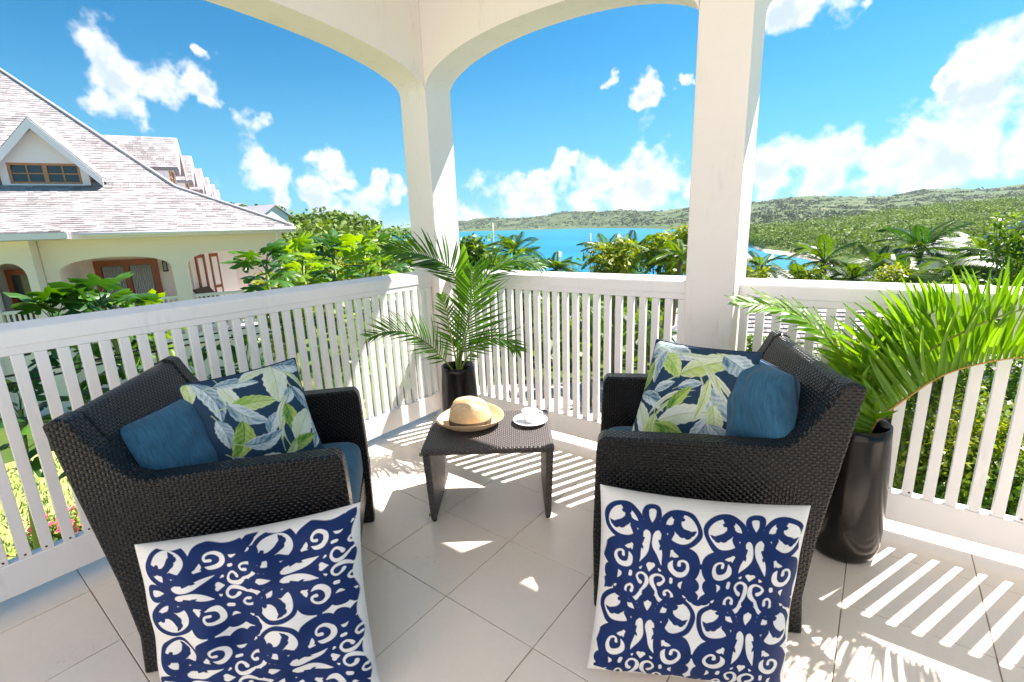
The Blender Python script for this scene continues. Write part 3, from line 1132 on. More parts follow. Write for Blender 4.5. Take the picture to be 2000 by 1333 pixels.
# gable end of a house at the right edge
q = at(2075, 408, 24)
t = thing('house', 'white gabled house whose roof edge cuts in at the far right', 'house', (q[0], q[1], q[2] - 6), R(-37.6), 'lower houses among the trees')
MB().prism([(-3.1, 0), (3.1, 0), (3.1, 4.3), (0, 5.75), (-3.1, 4.3)], (0, 0, 0), (1, 0, 0), (0, 0, 1), (0, 6, 0)).build('wall', 'nwall', t)
for s in (-1, 1):
    MB().prism([(0, 5.80), (s * 3.7, 4.07), (s * 3.7, 4.25), (0, 6.0)], (0, -.5, 0), (1, 0, 0), (0, 0, 1), (0, 7, 0)).build('roof', 'nwhite', t)
wd = MB().box(-.6, .6, -.05, -.003, 2.2, 3.5).build('window', 'lightwood', t)
MB().box(-.5, .5, -.056, -.052, 2.3, 3.4).build('pane', 'pane', wd)

# ------------------------------------------------------------------ neighbouring building on the left
U = np.array([.426, .905]) / np.linalg.norm([.426, .905])
Vd = np.array([-U[1], U[0]])
CN = at(570, 442, 13.2)
NANG = math.atan2(U[1], U[0])
NB = thing('hotel_block', 'long cream building with steep shingle roof, dormers and arched balcony, left of the veranda', 'building',
           (CN[0], CN[1], 0), NANG)
n3u, n3v = np.array([U[0], U[1], 0]), np.array([Vd[0], Vd[1], 0])


def nloc(px, py, v=None, u=None):
    if v is not None:
        P = onplane(px, py, n3v, np.array([CN[0], CN[1], 0]) + n3v * v)
    else:
        P = onplane(px, py, n3u, np.array([CN[0], CN[1], 0]) + n3u * u)
    d = P[:2] - CN[:2]
    return d @ U, d @ Vd, P[2]


# local axes: x = u (along the face, to the right), y = v (away), z up
ZE = CN[2]                      # eave height


def zroof(v):
    return ZE + .44 * v if v < 2.7 else ZE + 1.19 + .86 * (v - 2.7)


VR = 8.2
ZR = zroof(VR)
ULEFT, VBACK = -16.0, 46.0
# roof skins (near face and right hand face), under the shingles
mb = MB()
PR_ = [(0, ZE), (2.7, zroof(2.7)), (VR, ZR)]
V = []
for v, z in PR_:
    V += [(ULEFT, v, z), (-v, v, z), (-v, VBACK, z)]
mb.add(V, [(0, 1, 4, 3), (3, 4, 7, 6), (1, 2, 5, 4), (4, 5, 8, 7)])
# ceiling of the roof and soffit
mb.add([(ULEFT, 0, ZE - .01), (0, 0, ZE - .01), (0, VBACK, ZE - .01), (ULEFT, VBACK, ZE - .01)], [(3, 2, 1, 0)])
roof = mb.build('roof', 'shingle', NB)
a = roof.data.attributes.new('tint', 'FLOAT', 'POINT')
a.data.foreach_set('value', np.full(len(roof.data.vertices), .35, np.float32))


def shingle_rows(face, n_rows, left, right, g, mbs, tints):
    """face(s)->(v,z) along the slope; rows of separate shingles from left(v) to right(v)"""
    for i in range(n_rows):
        v0, z0 = face(i / n_rows)
        v1, z1 = face(min(1, (i + 1.2) / n_rows))
        x, xr = left(v0), right(v0)
        rowt = g.uniform(0, .25)
        while x < xr - .02:
            sw = min(g.uniform(.10, .24), xr - x)
            l = .017 + g.uniform(0, .010)
            mbs.add([(x, v0, z0 + l), (x + sw - .006, v0, z0 + l), (x + sw - .006, v1, z1 + .006), (x, v1, z1 + .006),
                     (x, v0 + .002, z0 - .01), (x + sw - .006, v0 + .002, z0 - .01)], [(0, 1, 2, 3), (4, 5, 1, 0)])
            tints += [min(1, .1 + rowt + g.random() * .65)] * 6
            x += sw


def nface(s):
    L1, L2 = math.hypot(2.7, 1.19), math.hypot(VR - 2.7, ZR - zroof(2.7))
    q = s * (L1 + L2)
    v = 2.7 * q / L1 if q < L1 else 2.7 + (VR - 2.7) * (q - L1) / L2
    return v, zroof(v)


g = random.Random(9)
mbs, tints = MB(), []
shingle_rows(nface, 84, lambda v: -11.5, lambda v: -v, g, mbs, tints)
sh = mbs.build('roof_shingles', 'shingle', NB)
a = sh.data.attributes.new('tint', 'FLOAT', 'POINT')
a.data.foreach_set('value', np.array(tints, np.float32))
sh['kind'] = 'stuff'
# hip caps
MB().tube([(-v, v, zroof(v) + .015) for v in (-.02, 1.35, 2.7, 4, 5.5, VR)], .055, 6).build('hip_cap', 'greyroof', NB)
# fascia boards and gutter
MB().box(-11.5, .06, -.05, -.005, ZE - .15, ZE - .012).build('fascia', 'nwhite', NB)
MB().box(.005, .05, -.05, VBACK, ZE - .15, ZE - .012).build('fascia', 'nwhite', NB)
MB().box(-11.5, .0, 0, .58, ZE - .15, ZE - .12).build('soffit', 'nwhite', NB)
MB().tube([(-4.4, -.11, ZE - .06), (.08, -.11, ZE - .06)], .05, 8).build('gutter', 'nwhite', NB)
MB().tube([(-.35, -.11, ZE - .10), (-.40, .30, ZE - .32), (-.40, .52, ZE - .5), (-.40, .55, -2.4)], .035, 8).build('downpipe', 'nwhite', NB)


def arch_wall(mb, x0, x1, z0, z1, y0, y1, spring, crown, n=18, ell=True):
    """a wall panel over an opening x0..x1: everything above the arch curve up to z1"""
    xs = [x0 + (x1 - x0) * i / n for i in range(n + 1)]
    xc, hw = (x0 + x1) / 2, (x1 - x0) / 2

    def zc(x):
        u = min(1, abs((x - xc) / hw))
        return spring + (crown - spring) * math.sqrt(max(0, 1 - u ** 2.3))
    xs = [xc - hw * math.cos(math.pi * i / n) for i in range(n + 1)]
    for i in range(n):
        a, b = xs[i], xs[i + 1]
        za, zb = zc(a), zc(b)
        mb.add([(a, y0, za), (b, y0, zb), (b, y0, z1), (a, y0, z1), (a, y1, za), (b, y1, zb), (b, y1, z1), (a, y1, z1)],
               [(0, 1, 2, 3), (7, 6, 5, 4), (4, 5, 1, 0)])
    return mb


FL = -1.10                     # their balcony floor
wz1 = ZE - .12
ar = MB()
arch_wall(ar, -5.10, -2.90, 0, wz1, .6, .9, .66, .97)
arch_wall(ar, -2.58, -.55, 0, wz1, .6, .9, .66, 1.0)
for a0, a1 in ((-5.35, -5.10), (-2.90, -2.58), (-.55, -.25)):
    ar.box(a0, a1, .6, .9, FL - .1, wz1)
ar.build('arcade_wall', 'nwall', NB)
MB().box(-5.35, -.2, .55, 6.0, FL - .3, FL).build('balcony_floor', 'nwhite', NB)
MB().box(-5.35, -.3, .62, 5.9, -6.5, FL - .305).build('base_wall', 'nwall', NB)
bw = MB()
bw.box(-5.35, -2.78, 2.6, 2.8, FL, wz1)
bw.prism([(-2.78, 2.6), (-1.75, 4.3), (-1.62, 4.2), (-2.70, 2.55)], (0, 0, FL), (1, 0, 0), (0, 1, 0), (0, 0, wz1 - FL))
bw.box(-1.75, -.25, 4.3, 4.5, FL, wz1)
bw.box(-5.35, -5.2, .9, 2.6, FL, wz1)
bw.build('back_wall', 'nwall', NB)
MB().box(-16, -.25, 6.0, VBACK - 1, -6, wz1).build('side_wall', 'nwall', NB)
MB().box(-5.35, -.25, .9, 4.4, wz1 - .02, wz1 - .004).build('balcony_ceiling', 'nwhite', NB)
# double door with curtains
dr = MB()
for x in (-4.90, -4.26, -3.62):
    dr.box(x, x + (.14 if x != -4.26 else .12), 2.52, 2.595, FL, .82)
dr.box(-4.90, -3.48, 2.515, 2.597, .68, .83)
dr.box(-4.90, -3.48, 2.515, 2.597, FL, FL + .25)
door = dr.build('double_door', 'wood', NB)
for x in (-4.76, -4.14):
    MB().box(x + .003, x + .497 + .02, 2.565, 2.575, FL + .26, .675).build('pane', 'pane', door)
    cu = MB()
    for k in range(9):
        cu.tube([(x + .04 + k * .052, 2.55, FL + .3), (x + .05 + k * .052, 2.55, .66)], .027, 6)
    cu.build('curtain', 'curtain', door)
# three folding shutters seen edge-on in the slanted wall
for k in range(3):
    f = .10 + .31 * k
    x, y = -2.78 + 1.03 * f - .0, 2.6 + 1.7 * f
    dvx, dvy = 1.03 / 1.988, 1.7 / 1.988
    nx_, ny_ = dvy, -dvx
    s = MB()
    for z0, z1, w0, w1 in ((FL, .86, 0, .07), (FL, .86, .33, .40), (.76, .86, .072, .328), (FL, FL + .5, .072, .328), (-.2, -.12, .072, .328)):
        P = [(x + dvx * w + nx_ * o, y + dvy * w + ny_ * o) for w, o in ((w0, .075), (w1, .075), (w1, .14), (w0, .14))]
        s.prism(P, (0, 0, z0), (1, 0, 0), (0, 1, 0), (0, 0, z1 - z0))
    so = s.build('shutter_door', 'wood', NB)
    P = [(x + dvx * w + nx_ * o, y + dvy * w + ny_ * o) for w, o in ((.075, .09), (.325, .09), (.325, .10), (.075, .10))]
    MB().prism(P, (0, 0, FL + .5), (1, 0, 0), (0, 1, 0), (0, 0, 1.36)).build('pane', 'pane', so)
# wall lantern
lt = MB().box(-3.36, -3.26, 2.48, 2.595, .70, .74)
lt.tube([(-3.31, 2.52, .74), (-3.31, 2.52, .80)], .03, 8)
lt.box(-3.37, -3.25, 2.46, 2.58, .44, .47)
for a0, a1 in ((-3.36, 2.47), (-3.27, 2.47), (-3.36, 2.56), (-3.27, 2.56)):
    lt.box(a0, a0 + .012, a1, a1 + .012, .47, .70)
ln = lt.build('wall_lantern', 'iron', NB)
MB().box(-3.34, -3.28, 2.49, 2.55, .475, .695).build('glass', 'curtain', ln)
# railings of their balcony
for (x0, x1) in ((-5.10, -2.90), (-2.58, -.55)):
    rl = MB().box(x0, x1, .70, .80, FL + .93, FL + 1.0)
    rl.box(x0, x1, .72, .78, FL + .08, FL + .16)
    ro = rl.build('balcony_railing', 'nwhite', NB)
    k = int((x1 - x0) / .105)
    bme = MB().box(-.022, .022, -.012, .012, FL + .16, FL + .93).mesh('baluster')
    for i in range(k):
        link('baluster', bme, 'nwhite' if i == 0 else None, ro, (x0 + .08 + i * .105, .75, 0))
# left wing with its own low roof
wl = MB()
arch_wall(wl, -6.12, -5.52, 0, wz1, .15, .40, .62, .95)
wl.box(-16, -6.12, .15, .40, -6, wz1)
wl.box(-5.52, -5.36, .15, .60, -6, wz1)
wl.box(-6.12, -5.52, .15, .40, -6, FL + .35)
wl.build('wing_wall', 'nwall', NB)
MB().box(-6.3, -5.4, 1.0, 1.1, -2, wz1).build('wing_inner_wall', 'nwall', NB)
ww = MB().box(-6.12, -6.03, .85, .95, FL + .35, .78)
ww.box(-5.60, -5.52, .85, .95, FL + .35, .78)
ww.box(-6.12, -5.52, .848, .952, .66, .79)
wn = ww.build('window', 'wood', NB)
MB().box(-6.03, -5.60, .89, .90, FL + .35, .66).build('pane', 'pane', wn)
wrl = MB().box(-6.12, -5.52, .22, .32, FL + .93, FL + 1.0).build('balcony_railing', 'nwhite', NB)
for i in range(6):
    link('baluster', bme, None, wrl, (-6.06 + i * .095, .27, 0))
MB().box(-6.50, -6.30, -.05, .148, -6, .55).build('pilaster', 'nwhite', NB)
wr = MB()
zA, zB = ZE + .02, ZE + .42
pts = [(-16, -.45, zA), (-4.55, -.45, zA), (-4.55, .2, zA + .01), (-5.9, .9, zB + .05), (-16, .9, zB + .05), (-16, -.45, zA - .16), (-4.55, -.45, zA - .16), (-4.55, .2, zA - .16)]
wr.add(pts, [(0, 1, 3, 4), (1, 2, 3), (5, 6, 1, 0), (6, 7, 2, 1), (5, 7, 6)])
w_ = wr.build('wing_roof', 'shingle', NB)
a = w_.data.attributes.new('tint', 'FLOAT', 'POINT')
a.data.foreach_set('value', np.full(len(pts), .3, np.float32))
MB().box(-16, -4.5, -.50, -.455, zA - .15, zA - .02).build('fascia', 'nwhite', NB)
mbs, tints = MB(), []
shingle_rows(lambda s: (-.45 + 1.3 * s, zA + .42 * s), 9, lambda v: -11.5, lambda v: -4.6 - (v + .45) * .95, g, mbs, tints)
sh = mbs.build('wing_shingles', 'shingle', NB)
a = sh.data.attributes.new('tint', 'FLOAT', 'POINT')
a.data.foreach_set('value', np.array(tints, np.float32))
sh['kind'] = 'stuff'


def dormer(org, ax, ay, w, zb, zt, za, depth, win=True, shing=True, ov=.34):
    """gabled dormer: org on the roof face, ax along the eave, ay into the roof; wall width w, heights of sill, eave, apex"""
    ax, ay, up = np.array([*ax, 0.]), np.array([*ay, 0.]), np.array([0, 0, 1.])
    o = np.array([*org, 0.])
    h = w / 2
    # front wall with the window opening cut out
    we = .16
    wz0, wz1_, ww_ = zb + .10, zt - .02, h - .16
    wm = MB()
    poly = [(-h, zb), (h, zb), (h, zt), (0, za - .16), (-h, zt)]
    wm.prism([(-h, zb), (-ww_, zb), (-ww_, wz1_), (-h, zt)], o, ax, up, ay * .12)
    wm.prism([(ww_, zb), (h, zb), (h, zt), (ww_, wz1_)], o, ax, up, ay * .12)
    wm.prism([(-ww_, zb), (ww_, zb), (ww_, wz0), (-ww_, wz0)], o, ax, up, ay * .12)
    wm.prism([(-h, zt), (-ww_, wz1_), (ww_, wz1_), (h, zt), (0, za - .16)], o, ax, up, ay * .12)
    for s in (-1, 1):
        wm.prism([(0, zb - .6), (depth, zb - .6), (depth, zt), (0, zt)], o + ax * s * (h - .05) + ay * .125, ay, up, ax * s * .05)
    root = wm.build('dormer', 'nwhite', NB)
    rf = MB()
    tl = []
    for s in (-1, 1):
        sl = (za - zt) / h
        e = h + ov
        rf.prism([(0, za), (s * e, za - sl * e), (s * e, za - sl * e - .09), (0, za - .10)], o - ay * .30, ax, up, ay * (depth + 1.2))
    rfo = rf.build('dormer_roof', 'shingle', root)
    a_ = rfo.data.attributes.new('tint', 'FLOAT', 'POINT')
    a_.data.foreach_set('value', np.full(len(rfo.data.vertices), .35, np.float32))
    bb = MB()
    for s in (-1, 1):
        sl = (za - zt) / h
        e = h + ov
        bb.prism([(0, za - .02), (s * e, za - .02 - sl * e), (s * e, za - .24 - sl * e), (0, za - .26)], o - ay * .335, ax, up, ay * .033)
    bb.build('barge_board', 'nwhite', root)
    if shing:
        ms, tt = MB(), []
        gg = random.Random(int(abs(org[1] * 100)))
        sl = (za - zt) / h
        e = h + ov
        for s in (-1, 1):
            for i in range(14):
                f0, f1 = 1 - i / 14, max(0, 1 - (i + 1.2) / 14)
                y = -.30
                while y < depth + .8:
                    sw = gg.uniform(.10, .22)
                    q = []
                    for f, l in ((f0, .022), (f1, .007)):
                        for yy in (y, y + sw - .006):
                            q.append(o + ax * s * e * f + up * (za - sl * e * f + l) + ay * yy)
                    ms.add([q[0], q[1], q[3], q[2]], [(0, 1, 2, 3)])
                    tt += [.2 + .7 * gg.random()] * 4
                    y += sw
        so_ = ms.build('dormer_shingles', 'shingle', root)
        a_ = so_.data.attributes.new('tint', 'FLOAT', 'POINT')
        a_.data.foreach_set('value', np.array(tt, np.float32))
        so_['kind'] = 'stuff'
    if win:
        fr = MB()
        x0, x1 = -ww_, ww_
        for a0, a1 in ((x0, x0 + .06), (-.045, .045), (x1 - .06, x1)):
            fr.prism([(a0, wz0), (a1, wz0), (a1, wz1_), (a0, wz1_)], o + ay * .03, ax, up, ay * .07)
        for b0, b1 in ((wz0, wz0 + .055), (wz1_ - .055, wz1_)):
            fr.prism([(x0 + .062, b0), (x1 - .062, b0), (x1 - .062, b1), (x0 + .062, b1)], o + ay * .032, ax, up, ay * .066)
        for cx in ((x0 - .0) / 2 + .005, (x1) / 2 - .005):
            fr.prism([(cx - .015, wz0 + .057), (cx + .015, wz0 + .057), (cx + .015, wz1_ - .057), (cx - .015, wz1_ - .057)], o + ay * .036, ax, up, ay * .04)
        zc = (wz0 + wz1_) / 2
        for s in (-1, 1):
            fr.prism([(s * .047, zc - .014), (s * (ww_ - .062), zc - .014), (s * (ww_ - .062), zc + .014), (s * .047, zc + .014)], o + ay * .038, ax, up, ay * .036)
        fo = fr.build('window_frame', 'lightwood', root)
        for s in (-1, 1):
            for b0, b1 in ((wz0 + .057, zc - .016), (zc + .016, wz1_ - .057)):
                for c0, c1 in ((.05, ww_ / 2 - .022), (ww_ / 2 + .012, ww_ - .064)):
                    link('pane', MB().prism([(s * c0, b0), (s * c1, b0), (s * c1, b1), (s * c0, b1)], o + ay * .06, ax, up, ay * .004).mesh('pane'), 'pane', root)
    return root


vd = 2.75
ap = nloc(56, 229, v=vd - .3)
b0, b1 = nloc(2, 372, v=vd), nloc(172, 366, v=vd)
t0 = nloc(20, 316, v=vd)
uc = (nloc(22, 340, v=vd)[0] + nloc(152, 340, v=vd)[0]) / 2
hw = (nloc(152, 340, v=vd)[0] - nloc(22, 340, v=vd)[0]) / 2 + .22
dormer((uc, vd), (1, 0), (0, 1), hw * 2, b1[2] - .02, t0[2] + .0, ap[2], 2.6)
# row of dormers along the right hand face, running away from us
ap2 = nloc(343, 270, u=-2.85)
for k in range(6):
    dormer((-3.15, ap2[1] + 4.3 * k), (0, -1), (-1, 0), hw * 2, ap2[2] - (ap[2] - b1[2]) - .02, ap2[2] - (ap[2] - t0[2]), ap2[2], 2.6, win=True, shing=k < 2, ov=.05)
# ends of the farther blocks along the same row
for px, py, dp, w, d, lb in ((470, 398, 78, 8, 7, 'far white block whose gable peeks over the end of the dormer roof'),
                             (535, 400, 62, 3.6, 6, 'small far white gabled house at the tip of the eave')):
    q = at(px, py, dp)
    t = thing('house', lb, 'house', (q[0], q[1], q[2] - 6.5), NANG + R(35), 'far white houses beyond the eave')
    MB().prism([(-w / 2, 0), (w / 2, 0), (w / 2, 5.2), (0, 6.4), (-w / 2, 5.2)], (0, 0, 0), (1, 0, 0), (0, 0, 1), (0, d, 0)).build('wall', 'nwhite', t)
    for s in (-1, 1):
        MB().prism([(0, 6.42), (s * (w / 2 + .3), 5.1), (s * (w / 2 + .3), 5.2), (0, 6.54)], (0, -.3, 0), (1, 0, 0), (0, 0, 1), (0, d + .6, 0)).build('roof', 'greyroof', t)
    wd = MB().box(-.5, .5, -.05, -.003, 3.6, 4.8).build('window', 'lightwood', t)
    MB().box(-.4, .4, -.056, -.052, 3.7, 4.7).build('pane', 'pane', wd)


# rattan seats on their balcony
def far_seat(name, label, cat, x, y, w, d, back, ang):
    q = CN[:2] + U * x + Vd * y
    t = thing(name, label, cat, (q[0], q[1], FL), NANG + ang, 'dark rattan seats on the neighbouring balcony')
    MB().box(-w / 2, w / 2, -d / 2, d / 2, .22, .40).build('seat', 'wickerfar', t, bevel=.02)
    MB().obox((0, d / 2 + .02 + back * .2, .40 + .30), (w / 2, 0, 0), (0, .03, -.008), (0, back * .22, .32)).build('backrest', 'wickerfar', t, bevel=.015)
    for s in (-1, 1):
        MB().box(s * (w / 2 - .03) - .03, s * (w / 2 - .03) + .03, -d / 2 + .02, d / 2, .405, .60).build('arm', 'wickerfar', t, bevel=.015)
        for e in (-1, 1):
            MB().box(s * (w / 2 - .05) - .03, s * (w / 2 - .05) + .03, e * (d / 2 - .06) - .03, e * (d / 2 - .06) + .03, 0, .218).build('leg', 'wickerfar', t)


far_seat('lounge_seat', 'dark rattan lounge seat nearest the shutters on the neighbouring balcony', 'lounge seat', -1.75, 2.0, .9, .7, 1.1, R(70))
far_seat('balcony_chair', 'dark rattan chair in the middle of the neighbouring balcony', 'chair', -1.05, 2.4, .55, .5, .5, R(-20))
far_seat('balcony_chair', 'dark rattan chair nearest the end column of the neighbouring balcony', 'chair', -.75, 3.4, .5, .5, .5, R(-60))

# ------------------------------------------------------------------ the veranda: frame, roof, added bounce wall
XC, YC = -2.42, 2.33
VER = thing('veranda', 'cream plastered corner veranda with square columns, shallow arches and a flat ceiling', 'veranda')
ZT = 2.946
MB().box(XC - .24, XC, YC, YC + .235, 0, ZT).build('column', 'cream', VER, bevel=.006)
MB().box(-.735, -.515, YC, YC + .223, 0, ZT).build('column', 'cream', VER, bevel=.006)
MB().box(1.36, 1.58, YC, YC + .223, 0, ZT).build('column', 'cream', VER, bevel=.006)
MB().box(XC - .24, XC, -.62, -.38, 0, ZT).build('column', 'cream', VER, bevel=.006)


def beam(x0, x1, y0, y1, spring, crown, swap=False, n=40):
    mb = MB()
    xc, hw = (x0 + x1) / 2, (x1 - x0) / 2
    xs = [xc - hw * math.cos(math.pi * i / n) for i in range(n + 1)]
    zs = [spring + (crown - spring) * math.sqrt(max(0, 1 - abs((x - xc) / hw) ** 2.15)) for x in xs]
    V, Fq = [], []
    for x, z in zip(xs, zs):
        V += [(x, y0, z), (x, y0, ZT), (x, y1, z), (x, y1, ZT)]
    sm = []
    for i in range(n):
        a, b = 4 * i, 4 * i + 4
        Fq += [(a, b, b + 1, a + 1), (a + 2, a + 3, b + 3, b + 2), (a, a + 2, b + 2, b)]
    if swap:
        V = [(y, x, z) for x, y, z in V]
    mb.add(V, Fq)
    return mb.build('arched_beam', 'cream', VER)


beam(XC, -.735, YC + .001, YC + .222, 2.21, 2.437)
beam(-.515, 1.36, YC + .001, YC + .222, 2.21, 2.437)
beam(-.38, YC, XC - .235, XC - .001, 2.21, 2.437, swap=True)
MB().box(-3.05, 3.7, .80, 3.257, ZT + .004, ZT + .14).build('roof_slab', 'cream', VER)  # rear edge cut short so sun reaches the added terrace and wall
MB().box(XC - .24, 3.6, -2.20, -2.0, 0, ZT + 1.5).build('bounce_wall', 'bounce_plaster', VER)  # unseen wall added behind the camera to bounce sunlight into the veranda
MB().box(XC - .3, 3.6, -2.2, 2.60, -2.9, -.31).build('base_wall', 'cream', VER)

# ------------------------------------------------------------------ tiled floor
floor = tag(MB().box(-2.78, 3.6, -2.0, 2.66, -.30, -.004).build('veranda_floor', 'grout'), kind='structure')  # rear end, out of view, added as a sunlit terrace for bounce light
TS, TX, TY = .4001, -1.172, 1.0526
tm = MB().box(-TS / 2 + .0015, TS / 2 - .0015, -TS / 2 + .0015, TS / 2 - .0015, -.02, 0).mesh('tile', .0012, 1)
tm.materials.append(M['tile'])
for i in range(-4, 11):
    for j in range(-7, 4):
        o = bpy.data.objects.new('tile', tm)
        COL.objects.link(o)
        o.parent = floor
        o.location = (TX + TS * (i + .5), TY + TS * (j + .5), random.uniform(-.0004, .0004))

# ------------------------------------------------------------------ railings
def railing(label, L, place, ang, step, first):
    """runs along local +x from 0 to L; the inner face is y = 0, outer is +y"""
    t = thing('railing', label, 'railing', place, ang, 'white veranda railings')
    cap = MB().prism([(.0, .998), (.0, 1.050), (.005, 1.057), (.052, 1.080), (.058, 1.074), (.058, 1.015), (.040, .998)], (0, 0, 0), (0, 1, 0), (0, 0, 1), (L, 0, 0))
    cap.build('handrail', 'white', t)
    MB().box(0, L, .004, .036, .965, .9975).build('top_rail', 'white', t, bevel=.002, seg=1)
    MB().box(0, L, .0, .048, .055, .188).build('bottom_rail', 'white', t, bevel=.003, seg=1)
    bm_ = MB().box(-.0178, .0178, .002, .030, .1885, .9645).mesh('baluster', .0015, 1)
    bm_.materials.append(M['white'])
    scr = MB().tube([(0, .0032, .20), (0, .0012, .20)], .0042, 8).mesh('screw')
    scr.materials.append(M['rust'])
    g = random.Random(len(label))
    x = first
    while x < L - .02:
        o = bpy.data.objects.new('baluster', bm_)
        COL.objects.link(o)
        o.parent = t
        o.location = (x, 0, 0)
        if g.random() < .55:
            s = bpy.data.objects.new('screw', scr)
            COL.objects.link(s)
            s.parent = o
            s.location = (g.uniform(-.006, .006), 0, g.uniform(-.005, .006))
        x += step
    return t


XL, YB = -2.48, 2.437
railing('white wooden railing along the left side of the veranda, in front of the neighbouring building', YC + .379, (XL, -.379, 0), R(90), .0640, .05)
railing('white wooden railing between the corner column and the front pillar', -.736 - XC - .001, (XC + .001, YB, 0), 0, .0694, .04)
railing('white wooden railing right of the front pillar, behind the lime palm frond', 1.359 + .514, (-.514, YB, 0), 0, .0690, .025)
# two thin cables strung outside the left railing
for k, (z, dx) in enumerate(((.885, .10), (.845, .14))):
    mb = MB().tube([(XL - dx, .0 + .2 * i, z - .012 * math.sin(i * .9 + k)) for i in range(-2, 12)], .0045, 5)
    tag(mb.build('cable', 'cable'), 'upper thin dark cable strung outside the left railing' if k == 0 else 'lower thin dark cable strung outside the left railing',
        'cable', 'cables outside the left railing')


# ------------------------------------------------------------------ armchairs
CW, CD = .725, .67


def uvbuild(mb, name, mat, parent, bevel=.009, seg=2):
    me = mb.mesh(name, bevel, seg)
    box_uv(me)
    return link(name, me, mat, parent)


def armchair(label, c, ang):
    t = thing('armchair', label, 'armchair', (c[0], c[1], 0), ang, 'dark wicker armchairs')
    h = CD / 2
    side = [(h, 0), (h + .005, .30), (h - .004, .60), (h - .008, .648), (h - .026, .670), (0, .673), (-h + .11, .670), (-h + .07, .685), (-h - .005, .80), (-h - .042, .876),
            (-h - .070, .886), (-h - .105, .870), (-h - .066, .62), (-h - .024, .35), (-h - .004, .14), (-h - .016, 0), (-h + .055, 0), (-h + .06, .08), (-h + .10, .15), (-h + .18, .175),
            (h - .16, .175), (h - .095, .15), (h - .072, .08), (h - .07, 0)]
    for s in (-1, 1):
        uvbuild(MB().prism(side, (0, s * (CW / 2 - .0375) - .0375, 0), (1, 0, 0), (0, 0, 1), (0, .075, 0)), 'arm', 'wicker', t)
    w = CW / 2 - .077
    back = [(-h + .095, .20), (-h + .095, .45), (-h + .055, .68), (-h - .040, .870), (-h - .068, .880), (-h - .098, .866), (-h - .060, .60), (-h - .018, .35), (-h + .002, .20)]
    uvbuild(MB().prism(back, (0, -w, 0), (1, 0, 0), (0, 0, 1), (0, 2 * w, 0)), 'backrest', 'wicker', t)
    uvbuild(MB().box(h - .085, h - .02, -w, w, .15, .262), 'apron', 'wicker', t)
    uvbuild(MB().box(-h + .097, h - .087, -w, w, .20, .258), 'seat', 'wicker', t, .004, 1)
    return t


LC, LA = (-1.786, .752), R(50.19)
RC, RA = (-.537, 1.791), R(-155.05)
armchair('dark wicker armchair on the left, its back to the left railing', LC, LA)
armchair('dark wicker armchair on the right, in front of the pillar and the big vase', RC, RA)


def loc2w(c, ang, f, s, z):
    return np.array([c[0] + f * math.cos(ang) - s * math.sin(ang), c[1] + f * math.sin(ang) + s * math.cos(ang), z])


def soft_box(x, y, z, cx, cz, n=14, puff=.02, seed=0):
    """cushion with rounded edges and a slightly swollen top (superellipsoid)"""
    V, Fq = [], []
    nu, nv = 48, 24
    e = 5.0
    g = np.random.default_rng(seed)
    for i in range(nv + 1):
        ph = -math.pi / 2 + math.pi * i / nv
        for j in range(nu):
            th = 2 * math.pi * j / nu

            def sp(a, p):
                return math.copysign(abs(a) ** p, a)
            r = sp(math.cos(ph), .35)
            V.append((x / 2 * r * sp(math.cos(th), .22) + cx, y / 2 * r * sp(math.sin(th), .22), z / 2 * sp(math.sin(ph), .45) + cz))
    for i in range(nv):
        for j in range(nu):
            Fq.append((i * nu + j, i * nu + (j + 1) % nu, (i + 1) * nu + (j + 1) % nu, (i + 1) * nu + j))
    return V, Fq


for c, ang, lb in ((LC, LA, 'blue seat cushion in the left armchair'), (RC, RA, 'blue seat cushion in the right armchair')):
    V, Fq = soft_box(.58, 2 * (CW / 2 - .079), .205, .032, .362)
    mb = MB().add(V, Fq, True)
    me = mb.mesh('seat_cushion')
    box_uv(me)
    o = link('seat_cushion', me, 'navy')
    o.location = (c[0], c[1], 0)
    o.rotation_euler = (0, 0, ang)
    tag(o, lb, 'seat cushion', 'blue seat cushions')


# ------------------------------------------------------------------ printed cloth, painted as colours on a fine mesh
def cov(d, px):
    return np.clip(.5 - d / px, 0, 1)


def smooth2(pts, w, k=6):
    if not hasattr(w, '__len__'):
        w = [w] * len(pts)
    if len(pts) < 3:
        return pts, w
    P = [np.array([x, y, q]) for (x, y), q in zip(pts, w)]
    P = [2 * P[0] - P[1]] + P + [2 * P[-1] - P[-2]]
    out = []
    for i in range(len(P) - 3):
        a, b, c, d = P[i:i + 4]
        for j in range(k):
            t = j / k
            out.append(.5 * (2 * b + (c - a) * t + (2 * a - 5 * b + 4 * c - d) * t * t + (3 * b - a - 3 * c + d) * t ** 3))
    out.append(P[-2])
    return [(q[0], q[1]) for q in out], [max(.003, q[2]) for q in out]


def d_poly(X, Y, pts, w):
    """signed distance to a smooth stroke whose half width runs through w"""
    best = np.full(X.shape, 9.0)
    pts, w = smooth2(pts, w)
    for (ax, ay), (bx, by), wa, wb in zip(pts[:-1], pts[1:], w[:-1], w[1:]):
        dx, dy = bx - ax, by - ay
        t = np.clip(((X - ax) * dx + (Y - ay) * dy) / (dx * dx + dy * dy + 1e-9), 0, 1)
        best = np.minimum(best, np.hypot(X - ax - t * dx, Y - ay - t * dy) - (wa + (wb - wa) * t))
    return best


def d_circ(X, Y, cx, cy, r, ry=None):
    ry = ry or r
    return (np.hypot((X - cx) / r, (Y - cy) / ry) - 1) * min(r, ry)


def spiral(cx, cy, r0, r1, a0, a1, n=26):
    return [(cx + (r0 + (r1 - r0) * i / n) * math.cos(a0 + (a1 - a0) * i / n), cy + (r0 + (r1 - r0) * i / n) * math.sin(a0 + (a1 - a0) * i / n)) for i in range(n + 1)]


